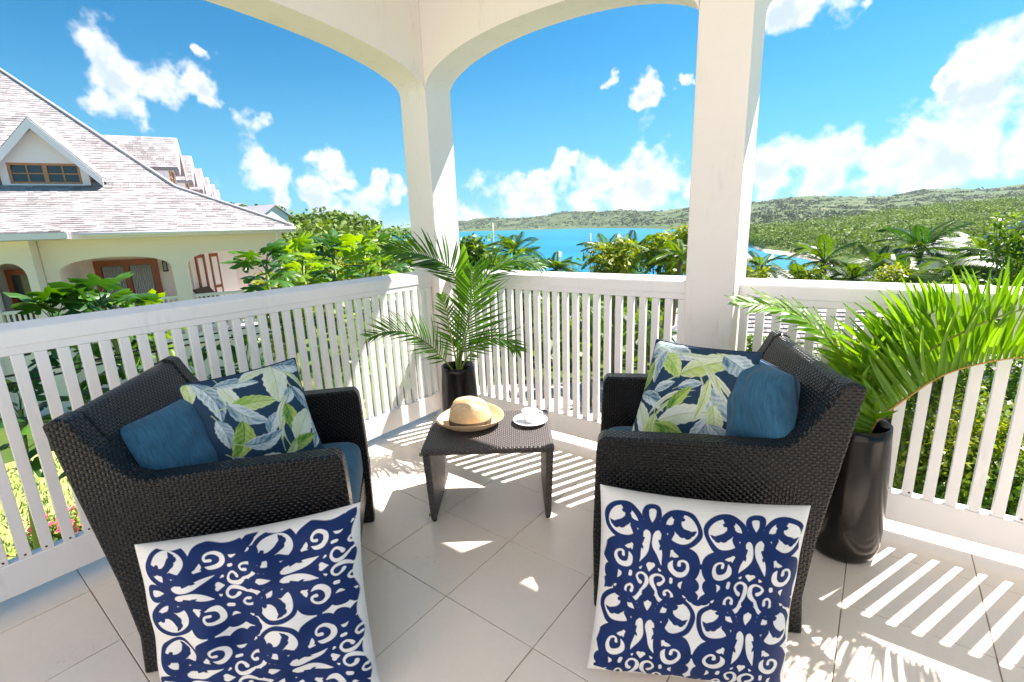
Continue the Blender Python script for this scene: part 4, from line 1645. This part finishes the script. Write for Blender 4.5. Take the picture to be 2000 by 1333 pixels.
def motif(X, Y, px):
    X = -np.abs(X)
    B = d_circ(X, Y, -.57, .42, .43)
    for q in (d_circ(X, Y, 0, .17, .20, .21), d_poly(X, Y, [(-.42, .46), (0, .42)], .13), d_poly(X, Y, [(0, .45), (0, .95), (0, 1.5)], [.13, .13, .36]),
              d_poly(X, Y, [(-.30, .5), (-.30, 1.3)], .12), d_circ(X, Y, -.60, 1.17, .40), d_poly(X, Y, [(-.55, .8), (-.2, .85)], .16),
              d_poly(X, Y, [(-.45, 1.5), (0, 1.5)], .31), d_circ(X, Y, -.80, 1.58, .18), d_circ(X, Y, -.70, 1.74, .17), d_poly(X, Y, [(-.55, 1.75), (-.18, 1.85)], .27),
              d_circ(X, Y, -.42, 1.98, .20), d_circ(X, Y, -.88, 1.86, .12), d_poly(X, Y, [(-.85, 1.80), (-.98, 1.95), (-1.06, 1.93)], [.10, .07, .04]), d_poly(X, Y, [(-.95, 1.17), (-1.05, 1.17)], .055),
              d_circ(X, Y, -.62, 1.95, .15)):
        B = np.minimum(B, q)
    Wd = d_circ(X, Y, -.58, .42, .315)
    S = d_poly(X, Y, [(-.54, .06), (-.52, .20), (-.50, .34), (-.58, .46), (-.72, .50)], [.12, .075, .08, .085, .06])
    for q in (d_circ(X, Y, -.73, .53, .075), d_circ(X, Y, -.62, .50, .085), d_poly(X, Y, [(-.52, .32), (-.40, .42), (-.25, .46)], [.06, .075, .10]), d_circ(X, Y, -.46, .17, .055),
              d_circ(X, Y, -.60, .22, .045), d_poly(X, Y, [(-.80, .50), (-.86, .45)], [.05, .01]), d_poly(X, Y, [(-.40, .50), (-.36, .62), (-.38, .70)], [.07, .05, .01])):
        S = np.minimum(S, q)
    Wd = np.maximum(Wd, -S)
    slot = d_poly(X, Y, [(-.15, .585), (-.105, .555), (-.075, .64), (-.10, .86), (-.15, 1.04), (-.22, 1.24)], [.012, .034, .052, .070, .058, .004])
    slot = np.maximum(slot, -d_poly(X, Y, [(-.27, .84), (-.19, .88), (-.15, .95)], [.07, .04, .004]))
    for q in (slot, d_poly(X, Y, [(-.015, .13), (-.012, .22), (-.004, .34)], [.058, .050, .004]),
              d_poly(X, Y, [(-.575, 1.17), (-.585, 1.10), (-.655, 1.085), (-.725, 1.14), (-.735, 1.25), (-.66, 1.355), (-.53, 1.375), (-.435, 1.30), (-.415, 1.18), (-.455, 1.09)],
                     [.034, .026, .022, .026, .034, .046, .058, .058, .046, .010]),
              d_poly(X, Y, [(-.55, .99), (-.47, .97), (-.40, .915)], [.012, .045, .02]), d_poly(X, Y, [(-.42, .92), (-.405, 1.01)], [.035, .012]),
              d_poly(X, Y, [(-.035, 1.29), (0, 1.41)], [.048, .004]), d_poly(X, Y, [(-.16, 1.33), (-.19, 1.37)], [.008, .024]),
              d_poly(X, Y, [(-.42, 1.52), (-.43, 1.58)], .036), d_poly(X, Y, [(-.655, 1.51), (-.62, 1.58), (-.655, 1.66)], [.006, .034, .006]),
              d_poly(X, Y, [(-.19, 1.69), (-.235, 1.66), (-.275, 1.58), (-.225, 1.50), (-.13, 1.475), (-.055, 1.54), (-.05, 1.67), (-.10, 1.78), (-.16, 1.85)], [.042, .032, .024, .022, .028, .036, .042, .034, .022]),
              d_poly(X, Y, [(-.345, 1.88), (-.335, 1.82), (-.40, 1.775), (-.475, 1.83), (-.485, 1.94), (-.42, 2.04), (-.31, 2.06), (-.21, 1.99), (-.155, 1.87)], [.036, .026, .022, .024, .030, .038, .046, .044, .028]),
              d_poly(X, Y, [(-.155, 1.93), (-.10, 1.95)], [.024, .004]), d_poly(X, Y, [(-.70, 1.84), (-.73, 1.88)], [.008, .026])):
        Wd = np.minimum(Wd, q)
    return cov(B, px) * (1 - cov(Wd, px))


def scroll_print(N, rot=False):
    yy, xx = np.mgrid[0:N, 0:N] / (N - 1)
    X, Y = xx * 4.16 - .05, yy * 4.15 - .24
    wob = .012 * np.sin(X * 9 + 1.3 * np.sin(Y * 7)) + .010 * np.sin(Y * 11 + 2 * np.sin(X * 5))
    X, Y = X + wob, Y - wob
    cell = np.floor((X - .03) / 2.02)
    lx = X - .03 - cell * 2.02 - 1.01
    b = np.zeros_like(X)
    for r in range(0, 3):
        b = np.maximum(b, motif(lx, Y - r * 1.93, 4.2 / N * 1.1))
    edge = np.minimum(np.minimum(xx, 1 - xx), np.minimum(yy, 1 - yy))
    b *= np.clip((edge - .022 - .012 * np.sin(xx * 31) * np.sin(yy * 27)) * N / 2, 0, 1)
    if rot:
        b = np.rot90(b)
    blue = np.array([.0018, .019, .100])
    white = np.array([.74, .72, .68])
    shade = 1 + .25 * np.sin(xx * 40 + 6 * np.sin(yy * 9))[..., None] * .3
    return white * (1 - b[..., None]) + blue * shade * b[..., None]


PAL = [((.50, .62, .13), (.83, .86, .62)), ((.05, .16, .26), (.74, .80, .82)), ((.30, .50, .06), (.72, .80, .36)), ((.13, .26, .36), (.80, .83, .82)),
       ((.06, .24, .02), (.55, .66, .16)), ((.70, .76, .48), (.86, .87, .76))]


def floral_print(N, leaves, seed):
    yy, xx = np.mgrid[0:N, 0:N] / (N - 1)
    img = np.zeros((N, N, 3)) + np.array([.014, .050, .105])
    g = np.random.default_rng(seed)
    for k, (cx, cy, ang, L, Wd, pal, bend) in enumerate(leaves):
        L, Wd = L * 1.02, Wd * .92
        a = math.radians(ang)
        dx, dy = xx - cx, yy - cy
        t = (dx * math.cos(a) + dy * math.sin(a)) / L + .5
        s = (-dx * math.sin(a) + dy * math.cos(a)) / L - bend * (t - .5) ** 2 * 2
        tt = np.clip(t, 0, 1)
        half = (Wd / L) * .5 * np.sin(math.pi * tt ** .85) ** .8
        d = np.abs(s) - half * (1 + .05 * np.sin(t * 40))
        m = np.clip(.5 - d * L * N / 1.5, 0, 1) * (t > 0) * (t < 1)
        # a pale stem
        st = np.clip(.5 - (np.abs(s) - .014) * L * N / 1.5, 0, 1) * (t > -.22) * (t < .1)
        img = img * (1 - st[..., None] * .9) + np.array([.62, .70, .38]) * st[..., None] * .9
        c1, c2 = map(np.array, PAL[pal])
        q = np.abs(s) / (half + 1e-4)
        sd = np.sign(s) * (1 if k % 2 else -1)
        ns = .5 + .5 * np.sin(t * 5 + k + q * 2.5 * sd + .8 * np.sin(q * 6 + t * 9))
        f = np.clip(.12 + .50 * (.5 + .5 * sd) + .42 * ns + .35 * np.clip((q - .72) / .2, 0, 1) + .20 * (t - .5), 0, 1)
        vein = np.sin(2 * math.pi * (t * 5.5 - q * 1.3 + .25 * np.sin(t * 13 + k) + .1 * np.sin(q * 21)))
        f = np.clip(f + .22 * vein * np.abs(vein) + .10 * np.sin(2 * math.pi * (t * 17 - q * 4)), 0, 1)
        mid = np.clip(.5 - (np.abs(s) - .008) * L * N / 1.5, 0, 1)
        col = c1 + (c2 - c1) * f[..., None]
        col = col * (1 - mid[..., None] * .7) + (c1 * .55) * mid[..., None] * .7
        img = img * (1 - m[..., None]) + col * m[..., None]
    return np.clip(img * np.array([.74, .80, .80]), 0, 1)


def cushion(name, label, cat, group, corners, thick, mat, img=None, N=120, pinch=.055, face=None, pipe=True, seed=0, wr=.004, back=(.02, .06, .12)):
    """corners TL, TR, BR, BL (world); swells to both sides of the sheet between them"""
    TL, TR, BR, BL = [np.asarray(p, float) for p in corners]
    if img is not None:
        N = img.shape[0]
    lin = np.linspace(-1, 1, N)
    U, V = np.meshgrid(lin, lin)
    u2 = U * (1 - pinch * (1 - V ** 2))
    v2 = V * (1 - pinch * (1 - U ** 2))
    a, b = (u2 + 1) / 2, (v2 + 1) / 2
    P = ((1 - a) * (1 - b))[..., None] * TL + (a * (1 - b))[..., None] * TR + (a * b)[..., None] * BR + ((1 - a) * b)[..., None] * BL
    n = np.cross(TR - TL, TL - BL)
    n /= np.linalg.norm(n)
    if n @ (np.array([0, 0, CAM_H]) - P.mean((0, 1))) < 0:
        n = -n
    T = thick / 2 * ((1 - np.abs(U) ** 3.2) * (1 - np.abs(V) ** 3.2)) ** .52
    g = np.random.default_rng(seed)
    Wk = np.zeros_like(U)
    for _ in range(9):
        k, ph, an = g.uniform(4, 13), g.uniform(0, 6.28), g.uniform(0, math.pi)
        cx, cy = g.uniform(-.9, .9, 2)
        Wk += np.sin(k * (U * math.cos(an) + V * math.sin(an)) + ph) * np.exp(-((U - cx) ** 2 + (V - cy) ** 2) * 2.2)
    T2 = T + wr * Wk * (T / (thick / 2 + 1e-6)) ** .5
    Fr = P + n * T2[..., None]
    Bk = P - n * T[..., None]
    ii = np.arange(N * N).reshape(N, N)
    q = np.stack([ii[:-1, :-1], ii[1:, :-1], ii[1:, 1:], ii[:-1, 1:]], -1).reshape(-1, 4)
    Vt = np.concatenate([Fr.reshape(-1, 3), Bk.reshape(-1, 3)])
    Fq = np.concatenate([q, q[:, ::-1] + N * N])
    ctr = P.mean((0, 1))
    me = mesh_np(name, Vt - ctr, Fq, smooth=True)
    if (me.polygons[len(q) // 2].normal @ Vector(n)) < 0:
        me.flip_normals()
    uvl = me.uv_layers.new(name='UVMap')
    li = np.zeros(len(me.loops), np.int32)
    me.loops.foreach_get('vertex_index', li)
    wd = np.linalg.norm(TR - TL)
    uv = np.stack([a.ravel() * wd, b.ravel() * wd], 1)
    uv = np.concatenate([uv, uv])
    uvl.data.foreach_set('uv', uv[li].astype(np.float32).ravel())
    if img is not None:
        col = me.attributes.new('print', 'FLOAT_COLOR', 'POINT')
        fc = np.concatenate([img.reshape(-1, 3), np.tile(np.array(back), (N * N, 1))])
        col.data.foreach_set('color', np.concatenate([fc, np.ones((len(fc), 1))], 1).astype(np.float32).ravel())
    o = link(name, me, mat, None, tuple(ctr))
    tag(o, label, cat, group)
    if pipe:
        E_ = [P[0, :], P[:, -1], P[-1, ::-1], P[::-1, 0]]
        pts = np.concatenate([e[::max(1, N // 24)] for e in E_]) - ctr
        MB().tube(list(pts) + [pts[0]], .0045, 6, False).build('piping', pipe if isinstance(pipe, str) else 'piping', o)
    return o


s_R, p_R = np.array([.422, -.907, 0]), np.array([-.688, 1.321, 0])
s_L, p_L = np.array([.768, -.64, 0]), np.array([-1.293, .777, 0])
cushion('scatter_cushion', 'large white cushion with navy scrolls on the floor, leaning on the right armchair', 'cushion', 'scroll embroidered floor cushions',
        [onplane(1172, 946, s_R, p_R + s_R * .05), onplane(1584, 988, s_R, p_R + s_R * .06), (-.082, 1.315, .025), (-.578, 1.065, .03)],
        .22, 'scroll', scroll_print(420), pinch=.06, pipe=False, seed=3, wr=.010, back=(.7, .68, .64))
cushion('scatter_cushion', 'large white cushion with navy scrolls turned sideways, on the floor against the left armchair', 'cushion', 'scroll embroidered floor cushions',
        [onplane(262, 1064, s_L, p_L + s_L * .05), onplane(704, 981, s_L, p_L + s_L * .06), (-1.045, .655, .025), (-1.475, .235, .03)],
        .22, 'scroll', scroll_print(420, True), pinch=.06, pipe=False, seed=4, wr=.010, back=(.7, .68, .64))

FL_L = [(.04, .10, 95, .22, .10, 0, .0), (.18, .22, 78, .46, .17, 1, .2), (.30, .22, 70, .30, .13, 5, -.1), (.40, .10, 8, .36, .12, 3, .1), (.58, .03, -12, .34, .10, 5, .2), (.47, .34, 5, .42, .17, 2, .05),
        (.38, .46, 42, .40, .17, 3, -.2), (.18, .58, 82, .30, .14, 3, .1), (.72, .20, 98, .40, .25, 5, .0), (.90, .05, 20, .30, .20, 1, .1), (.80, .36, 118, .17, .12, 3, .1), (.58, .58, -55, .26, .13, 3, .2),
        (.66, .52, -70, .5, .06, 5, .35), (.66, .62, -60, .36, .05, 0, .3), (.30, .70, 112, .40, .20, 4, .2), (.48, .76, -10, .34, .17, 1, -.3), (.76, .58, 88, .30, .15, 4, .1), (.86, .66, -50, .40, .22, 5, .1),
        (.96, .45, 60, .40, .12, 1, .0), (.93, .22, 55, .34, .05, 0, .1), (.98, .78, 110, .34, .12, 3, .1), (.80, .84, -22, .32, .14, 4, .1), (.50, .95, 5, .36, .14, 5, .2), (.28, .95, 60, .30, .12, 1, .1), (.68, .92, 130, .2, .08, 0, .1)]
FL_R = [(.10, .06, -40, .30, .16, 3, .1), (.34, .08, 15, .34, .15, 3, .1), (.30, .20, 42, .32, .19, 2, .15), (.14, .24, 95, .32, .14, 3, -.2), (.66, .16, -22, .56, .24, 0, .1), (.52, .10, 0, .34, .06, 5, -.1), (.90, .16, 35, .36, .20, 1, .1),
        (.06, .36, 105, .30, .12, 4, .1), (.28, .42, -30, .22, .10, 3, .1), (.20, .56, 25, .36, .14, 1, .25), (.36, .52, -35, .5, .05, 5, .3), (.38, .58, -38, .42, .04, 0, .3), (.54, .38, -15, .24, .11, 1, .1),
        (.78, .40, 62, .5, .05, 5, .2), (.86, .40, 48, .46, .05, 5, .1), (.84, .50, 70, .46, .05, 0, .1), (.90, .55, 60, .42, .04, 5, .1), (.46, .54, -60, .34, .14, 4, .1), (.56, .68, -15, .52, .22, 5, .1), (.80, .56, 48, .46, .18, 3, -.1),
        (.70, .52, 95, .4, .10, 0, .1), (.14, .76, 60, .46, .16, 5, .25), (.26, .86, 95, .30, .16, 0, .1), (.36, .90, 70, .30, .14, 4, .1), (.46, .84, 25, .34, .12, 4, .2), (.72, .86, 118, .48, .16, 1, .1), (.84, .74, 80, .36, .15, 0, .1), (.92, .88, 50, .34, .16, 3, .1), (.05, .9, 70, .3, .05, 5, .2)]


def chair_plane(c, ang, f, s, z, nf, ns, nz):
    q = loc2w(c, ang, f, s, z)
    n = np.array([nf * math.cos(ang) - ns * math.sin(ang), nf * math.sin(ang) + ns * math.cos(ang), nz])
    return n / np.linalg.norm(n), q


# near side of the left chair is -y, of the right chair +y
n_, q_ = chair_plane(LC, LA, .09, .02, .46, .55, -.75, .38)
cushion('scatter_cushion', 'leaf printed navy cushion propped in the left armchair', 'cushion', 'leaf printed cushions',
        [onplane(346, 755, n_, q_), onplane(575, 700, n_, q_), onplane(634, 884, n_, q_), onplane(408, 946, n_, q_)], .13, 'floral', floral_print(280, FL_L, 1), seed=5, wr=.003)
n_, q_ = chair_plane(LC, LA, -.01, .0, .46, .72, -.50, .45)
cushion('scatter_cushion', 'plain blue cushion leaning behind the leaf printed one in the left armchair', 'cushion', 'plain blue cushions',
        [onplane(204, 848, n_, q_), onplane(378, 764, n_, q_), onplane(446, 930, n_, q_), onplane(268, 965, n_, q_)], .13, 'navy', None, seed=6, wr=.003)
n_, q_ = chair_plane(RC, RA, .03, .06, .46, .55, .75, .34)
cushion('scatter_cushion', 'leaf printed navy cushion propped in the right armchair', 'cushion', 'leaf printed cushions',
        [onplane(1283, 664, n_, q_), onplane(1488, 690, n_, q_), onplane(1434, 884, n_, q_), onplane(1226, 866, n_, q_)], .13, 'floral', floral_print(280, FL_R, 2), seed=7, wr=.003)
n_, q_ = chair_plane(RC, RA, -.12, .14, .46, .80, .42, .42)
cushion('scatter_cushion', 'plain blue rumpled back cushion in the right armchair', 'cushion', 'plain blue cushions',
        [onplane(1462, 690, n_, q_), onplane(1552, 735, n_, q_), onplane(1568, 884, n_, q_), onplane(1425, 892, n_, q_)], .22, 'navy', None, seed=8, wr=.007, pinch=.02)

# ------------------------------------------------------------------ wicker side table
TA = math.atan2(.60, .80)
TCN = (-1.46, 1.685)
tb = thing('side_table', 'low dark wicker side table between the two armchairs', 'side table', (TCN[0], TCN[1], 0), TA)
uvbuild(MB().box(-.305, .305, -.225, .225, .350, .386), 'tabletop', 'wicker_sunlit', tb, .013, 3)
for s in (-1, 1):
    uvbuild(MB().prism([(s * .302, .349), (s * .268, .349), (s * .258, .01), (s * .285, .01)], (0, -.215, 0), (1, 0, 0), (0, 0, 1), (0, .43, 0)), 'side_panel', 'wicker_sunlit', tb, .010, 2)
    for e in (-1, 1):
        MB().tube([(s * .272, e * .19, 0), (s * .272, e * .19, .012)], .012, 10).build('foot', 'vase', tb)
for z in (.345, .03):
    MB().tube([(-.300 + (.0 if z > .1 else .022), -.19, z), (-.318 + (.0 if z > .1 else .022), -.19, z)], .009, 10).build('knob', 'stalk', tb)

# straw hat
HT = thing('straw_hat', 'straw fedora with an olive ribbon lying on the side table', 'hat', (-1.567, 1.662, .3866), R(35))


def brim_z(x, y, z):
    r = math.hypot(x, y)
    a = math.atan2(y, x)
    k = max(0, (r - .092) / .08)
    up = k * k * (.030 + .030 * (.5 - .5 * math.cos(2 * a)) + .018 * max(0, math.cos(a - .5)))
    return x * 1.06, y * .94, z + up


MB().lathe([(.088, .004), (.100, .002), (.115, .002), (.132, .004), (.148, .006), (.160, .007), (.1625, .0095), (.160, .0115), (.148, .010), (.132, .008), (.115, .006), (.100, .007), (.090, .010)], 64, warp=brim_z).build('brim', 'straw', HT)


def crown_w(x, y, z):
    if z > .06:
        k = (z - .06) / .06
        # a long crease along x and pinched front
        y = y * (1 - .12 * k * (1 if x > 0 else .3) * abs(x) / .08)
        z = z - .052 * k * math.exp(-(y / .022) ** 2) * (.55 + .45 * min(1, abs(x) / .05)) - .014 * k * max(0, x) / .08
    return x * 1.10, y * .95, z


MB().lathe([(.094, .008), (.0965, .03), (.096, .055), (.093, .082), (.090, .103), (.086, .117), (.078, .126), (.066, .130), (.050, .131), (.036, .131), (.022, .131), (.012, .131), (.001, .131)], 64, warp=crown_w).build('crown', 'straw', HT)
bd = MB().lathe([(.0965, .010), (.0990, .012), (.0992, .038), (.0970, .040)], 64, warp=lambda x, y, z: (x * 1.10, y * .95, z))
bo = bd.build('hat_band', 'band', HT)
a = -.55
MB().obox((.1005 * math.cos(a) * 1.09, .1005 * math.sin(a) * .95, .025), (-.010 * math.sin(a), .010 * math.cos(a), 0), (.003 * math.cos(a), .003 * math.sin(a), 0), (0, 0, .011)).build('bow', 'band', bo)

# cup and saucer
CP = (-1.322, 1.842, .3866)
sc = MB().lathe([(.001, .004), (.028, .004), (.030, .0), (.034, .0), (.036, .004), (.060, .009), (.080, .015), (.0865, .0185), (.087, .020), (.0855, .0208), (.078, .0175), (.058, .012), (.036, .0075), (.024, .007), (.001, .007)], 56).build('saucer', 'china', None, CP)
tag(sc, 'white saucer under the small cup on the side table', 'saucer')
cp = MB().lathe([(.001, .0), (.024, .0), (.026, .003), (.032, .012), (.038, .030), (.0415, .052), (.0428, .058), (.0415, .0595), (.0400, .058), (.0365, .032), (.030, .014), (.001, .009)], 56).build('cup', 'china', None, (CP[0], CP[1], CP[2] + .0078))
tag(cp, 'small white coffee cup standing on its saucer', 'cup')
hd = math.atan2(C_RIGHT[1], C_RIGHT[0]) + .1
pts = [(.037, .048), (.050, .051), (.061, .046), (.062, .034), (.053, .023), (.036, .019)]
MB().tube([(math.cos(hd) * r, math.sin(hd) * r, z) for r, z in pts], .0042, 8).build('handle', 'china', cp)
MB().lathe([(.001, .050), (.025, .0505), (.0385, .0495), (.0385, .047), (.001, .047)], 40).build('milk_foam', 'foam', cp)


# ------------------------------------------------------------------ vases and palm fronds
def vase(label, c, hgt, prof):
    p = [(0.001, 0)] + [(r, z * hgt) for r, z in prof]
    rt = prof[-1][0]
    p += [(rt - .008, hgt * .997), (rt - .012, hgt * .9), (rt - .01, hgt * .6), (.001, hgt * .58)]
    o = MB().lathe(p, 64).build('vase', 'vase', None, (c[0], c[1], 0))
    return tag(o, label, 'vase', 'tall black vases')


VC, VRT = (-2.085, 2.125), (.0, 2.2)
vase('tall black vase in the corner behind the side table', VC, .505, [(.098, 0), (.108, .03), (.117, .15), (.120, .35), (.118, .55), (.112, .78), (.106, .93), (.105, 1.0)])
vase('taller black vase behind the right armchair', VRT, .565, [(.105, 0), (.118, .03), (.128, .12), (.130, .28), (.126, .5), (.120, .75), (.113, .93), (.111, 1.0)])


def leaflet(droop, twist, n=8):
    V, Fq = [], []
    for i in range(n + 1):
        t = i / n
        w = .5 * (math.sin(math.pi * min(1, t * .92 + .08)) ** .55) * (1 - t ** 5) + .002
        z = -droop * t * t
        tw = twist * t
        for s in (-1, 0, 1):
            V.append((t * (1 - .10 * droop * t), s * w * math.cos(tw), z * 1.0, s, w))
    P = []
    for x, y, z, s, w in V:
        P.append((x, y, z))
    for i in range(n):
        a = 3 * i
        Fq += [(a, a + 3, a + 4, a + 1), (a + 1, a + 4, a + 5, a + 2)]
    me = bpy.data.meshes.new('leaflet')
    # the fold along the midrib is given in z by the width, so it scales with the leaflet's length axis
    P = [(x, y, z + (.022 if i % 3 != 1 else 0)) for i, (x, y, z) in enumerate(P)]
    me.from_pydata(P, [], Fq)
    me.polygons.foreach_set('use_smooth', [True] * len(Fq))
    me.update()
    return me


LEAFS = {}
for key in ('palm_dark', 'palm_lime'):
    LEAFS[key] = []
    for dr_, tw_ in ((.05, .1), (.14, -.2), (.24, .25), (.36, -.1), (.10, .5)):
        me = leaflet(dr_, tw_)
        me.materials.append(M[key])
        LEAFS[key].append(me)


def catmull(P, n):
    P = [np.asarray(p, float) for p in P]
    P = [2 * P[0] - P[1]] + P + [2 * P[-1] - P[-2]]
    out = []
    m = len(P) - 3
    for i in range(n + 1):
        q = i / n * m
        k = min(int(q), m - 1)
        t = q - k
        a, b, c, d = P[k:k + 4]
        out.append(.5 * ((2 * b) + (-a + c) * t + (2 * a - 5 * b + 4 * c - d) * t * t + (-a + 3 * b - 3 * c + d) * t ** 3))
    return out


def frond(root, ctrl, n, Lmax, lw, key, up, seed, sides=(-1, 1), fwd=None, lat=.35, spread=.9, lift=.15, t0=.22, stalk='stalk', rad=.006, even=(1., 1.)):
    """one palm frond: a rachis (part) whose leaflets are its sub-parts"""
    g = random.Random(seed)
    base = np.array(root.location)
    P = [p - base for p in catmull(ctrl, 30)]
    fr = MB().tube(P, [rad * (1 - .8 * i / 30) + .0008 for i in range(31)], 6).build('frond', stalk, root)
    up = np.asarray(up, float)
    for i in range(n):
        t = t0 + (1 - t0) * (i + .3) / n
        q = t * 30
        k = min(int(q), 29)
        p = P[k] * (1 - q + k) + P[k + 1] * (q - k)
        d = P[k + 1] - P[k]
        d /= np.linalg.norm(d)
        side = np.cross(up, d)
        side /= np.linalg.norm(side)
        nrm = np.cross(d, side)
        for si, s in enumerate((-1, 1)):
            if s not in sides:
                continue
            tt = (t - t0) / (1 - t0)
            l = Lmax * (.45 + .55 * math.sin(math.pi * min(1, tt * .75 + .22))) * g.uniform(.85, 1.1) * (1 - .35 * tt ** 4) * even[si]
            sp = spread * (1 - .45 * tt) + g.uniform(-.09, .09)
            dv = d * math.cos(sp) + side * s * math.sin(sp) + nrm * (lift + g.uniform(-.12, .12))
            if fwd is not None:
                dv = d * (fwd + .35 * tt + g.uniform(-.1, .1)) + side * s * (lat + g.uniform(-.12, .12)) + nrm * 1.0
            dv /= np.linalg.norm(dv)
            wv = np.cross(nrm, dv)
            wv /= np.linalg.norm(wv)
            nv = np.cross(dv, wv)
            if nv[2] < 0:
                nv, wv = -nv, -wv
            o = bpy.data.objects.new('leaflet', LEAFS[key][g.choice((0, 1, 1, 4)) if fwd is not None else g.randrange(5)])
            COL.objects.link(o)
            o.parent = fr
            W_ = lw * g.uniform(.8, 1.15)
            o.matrix_local = Matrix(((dv[0] * l, wv[0] * W_, nv[0] * l, p[0]), (dv[1] * l, wv[1] * W_, nv[1] * l, p[1]), (dv[2] * l, wv[2] * W_, nv[2] * l, p[2]), (0, 0, 0, 1)))
    return fr


PC = thing('palm_fronds', 'dark green feathery palm fronds standing in the corner vase', 'palm fronds', (VC[0], VC[1], .44), group='palm cuttings in the vases')
dc = float(np.array(VC) @ F2)
toC = -np.array([F2[0], F2[1], 0])


def rib(pts):
    return [np.array([VC[0], VC[1], .42]) if p is None else at(p[0], p[1], dc + p[2]) for p in pts]


frond(PC, rib([None, (903, 690, 0), (914, 640, -.03), (920, 580, -.06), (924, 522, -.08)]), 30, .28, .0150, 'palm_dark', toC, 1, spread=1.0, lift=.1, t0=.25, even=(1.15, .8))
frond(PC, rib([None, (893, 670, 0), (897, 590, 0), (884, 532, .0), (846, 506, -.02), (800, 494, -.05), (752, 492, -.08)]), 34, .24, .013, 'palm_dark', (0, 0, 1) + toC * .8, 2, spread=.95, lift=.25, t0=.42)
frond(PC, rib([None, (870, 706, -.02), (838, 674, -.06), (800, 652, -.1), (760, 648, -.14), (722, 660, -.18)]), 32, .19, .012, 'palm_dark', (0, 0, 1) + toC * .6, 3, spread=.95, lift=.3, t0=.2)
frond(PC, rib([None, (912, 700, -.05), (945, 668, -.1), (985, 664, -.14), (1015, 686, -.2)]), 24, .17, .012, 'palm_dark', (0, 0, 1) + toC * .6, 4, spread=.9, lift=.1, t0=.2)
frond(PC, rib([None, (905, 660, .05), (925, 590, .06), (960, 530, .04), (1010, 510, .0), (1060, 522, -.05)]), 30, .20, .012, 'palm_dark', (0, 0, 1) + toC * .6, 5, spread=.8, lift=.0, t0=.35)
frond(PC, rib([None, (888, 690, -.05), (880, 655, -.1), (872, 610, -.14), (862, 575, -.18)]), 18, .14, .012, 'palm_dark', toC, 6, spread=.9, lift=.1, t0=.2)
# one broad pale leaf among them
lf = MB()
pa, pb = at(903, 600, dc + .06), at(906, 476, dc + .06)
base = np.array(PC.location)
V, Fq = [], []
for i in range(13):
    t = i / 12
    p = pa + (pb - pa) * t - base
    w = .045 * math.sin(math.pi * min(1, t * .95 + .05)) ** .8 + .001
    sd = np.array([C_RIGHT[0], C_RIGHT[1], 0])
    V += [p - sd * w - toC * -.01, p, p + sd * w - toC * -.01]
for i in range(12):
    a = 3 * i
    Fq += [(a, a + 3, a + 4, a + 1), (a + 1, a + 4, a + 5, a + 2)]
lf.add(V, Fq, True)
lf.tube([np.array([0, 0, 0.0]), pa - base], .005, 6)
lf.build('broad_leaf', 'palm_lime', PC)

PR2 = thing('palm_fronds', 'broad lime green palm fronds standing in the vase behind the right armchair', 'palm fronds', (VRT[0], VRT[1], .50), group='palm cuttings in the vases')
dr2 = float(np.array(VRT) @ F2)


def rib2(pts):
    return [np.array([VRT[0] + .03, VRT[1] + .01, .46]) if p is None else at(p[0], p[1], dr2 + p[2]) for p in pts]


upL = np.array([-.25, .1, 1.0])
frond(PR2, rib2([None, (1714, 822, -.02), (1776, 774, -.05), (1836, 736, -.08), (1905, 713, -.12), (2000, 698, -.19), (2110, 700, -.27)]), 44, .34, .025, 'palm_lime', upL + toC * .25, 11,
      fwd=.12, lat=.38, t0=.08, stalk='orange_stalk', rad=.0052)
frond(PR2, rib2([None, (1700, 800, .02), (1790, 705, -.06), (1900, 640, -.15), (2020, 600, -.24), (2140, 600, -.32)]), 30, .215, .023, 'palm_lime', upL + toC * .2, 12,
      fwd=.30, lat=.45, t0=.25, rad=.006)
frond(PR2, rib2([None, (1668, 760, .05), (1640, 690, .08), (1580, 632, .10), (1510, 600, .10), (1436, 590, .10)]), 30, .17, .020, 'palm_lime', np.array([0, 0, 1.]) + toC * .5, 13,
      spread=.75, lift=.1, t0=.15, rad=.006)
frond(PR2, rib2([None, (1690, 770, .0), (1712, 700, .0), (1722, 660, .02)]), 14, .20, .028, 'palm_lime', toC, 14, spread=.5, lift=.1, t0=.1)

frond(PR2, rib2([None, (1700, 790, .03), (1738, 705, .02), (1785, 640, .0), (1850, 590, -.04)]), 20, .26, .024, 'palm_lime', upL + toC * .3, 15, fwd=.35, lat=.5, t0=.15, rad=.005)
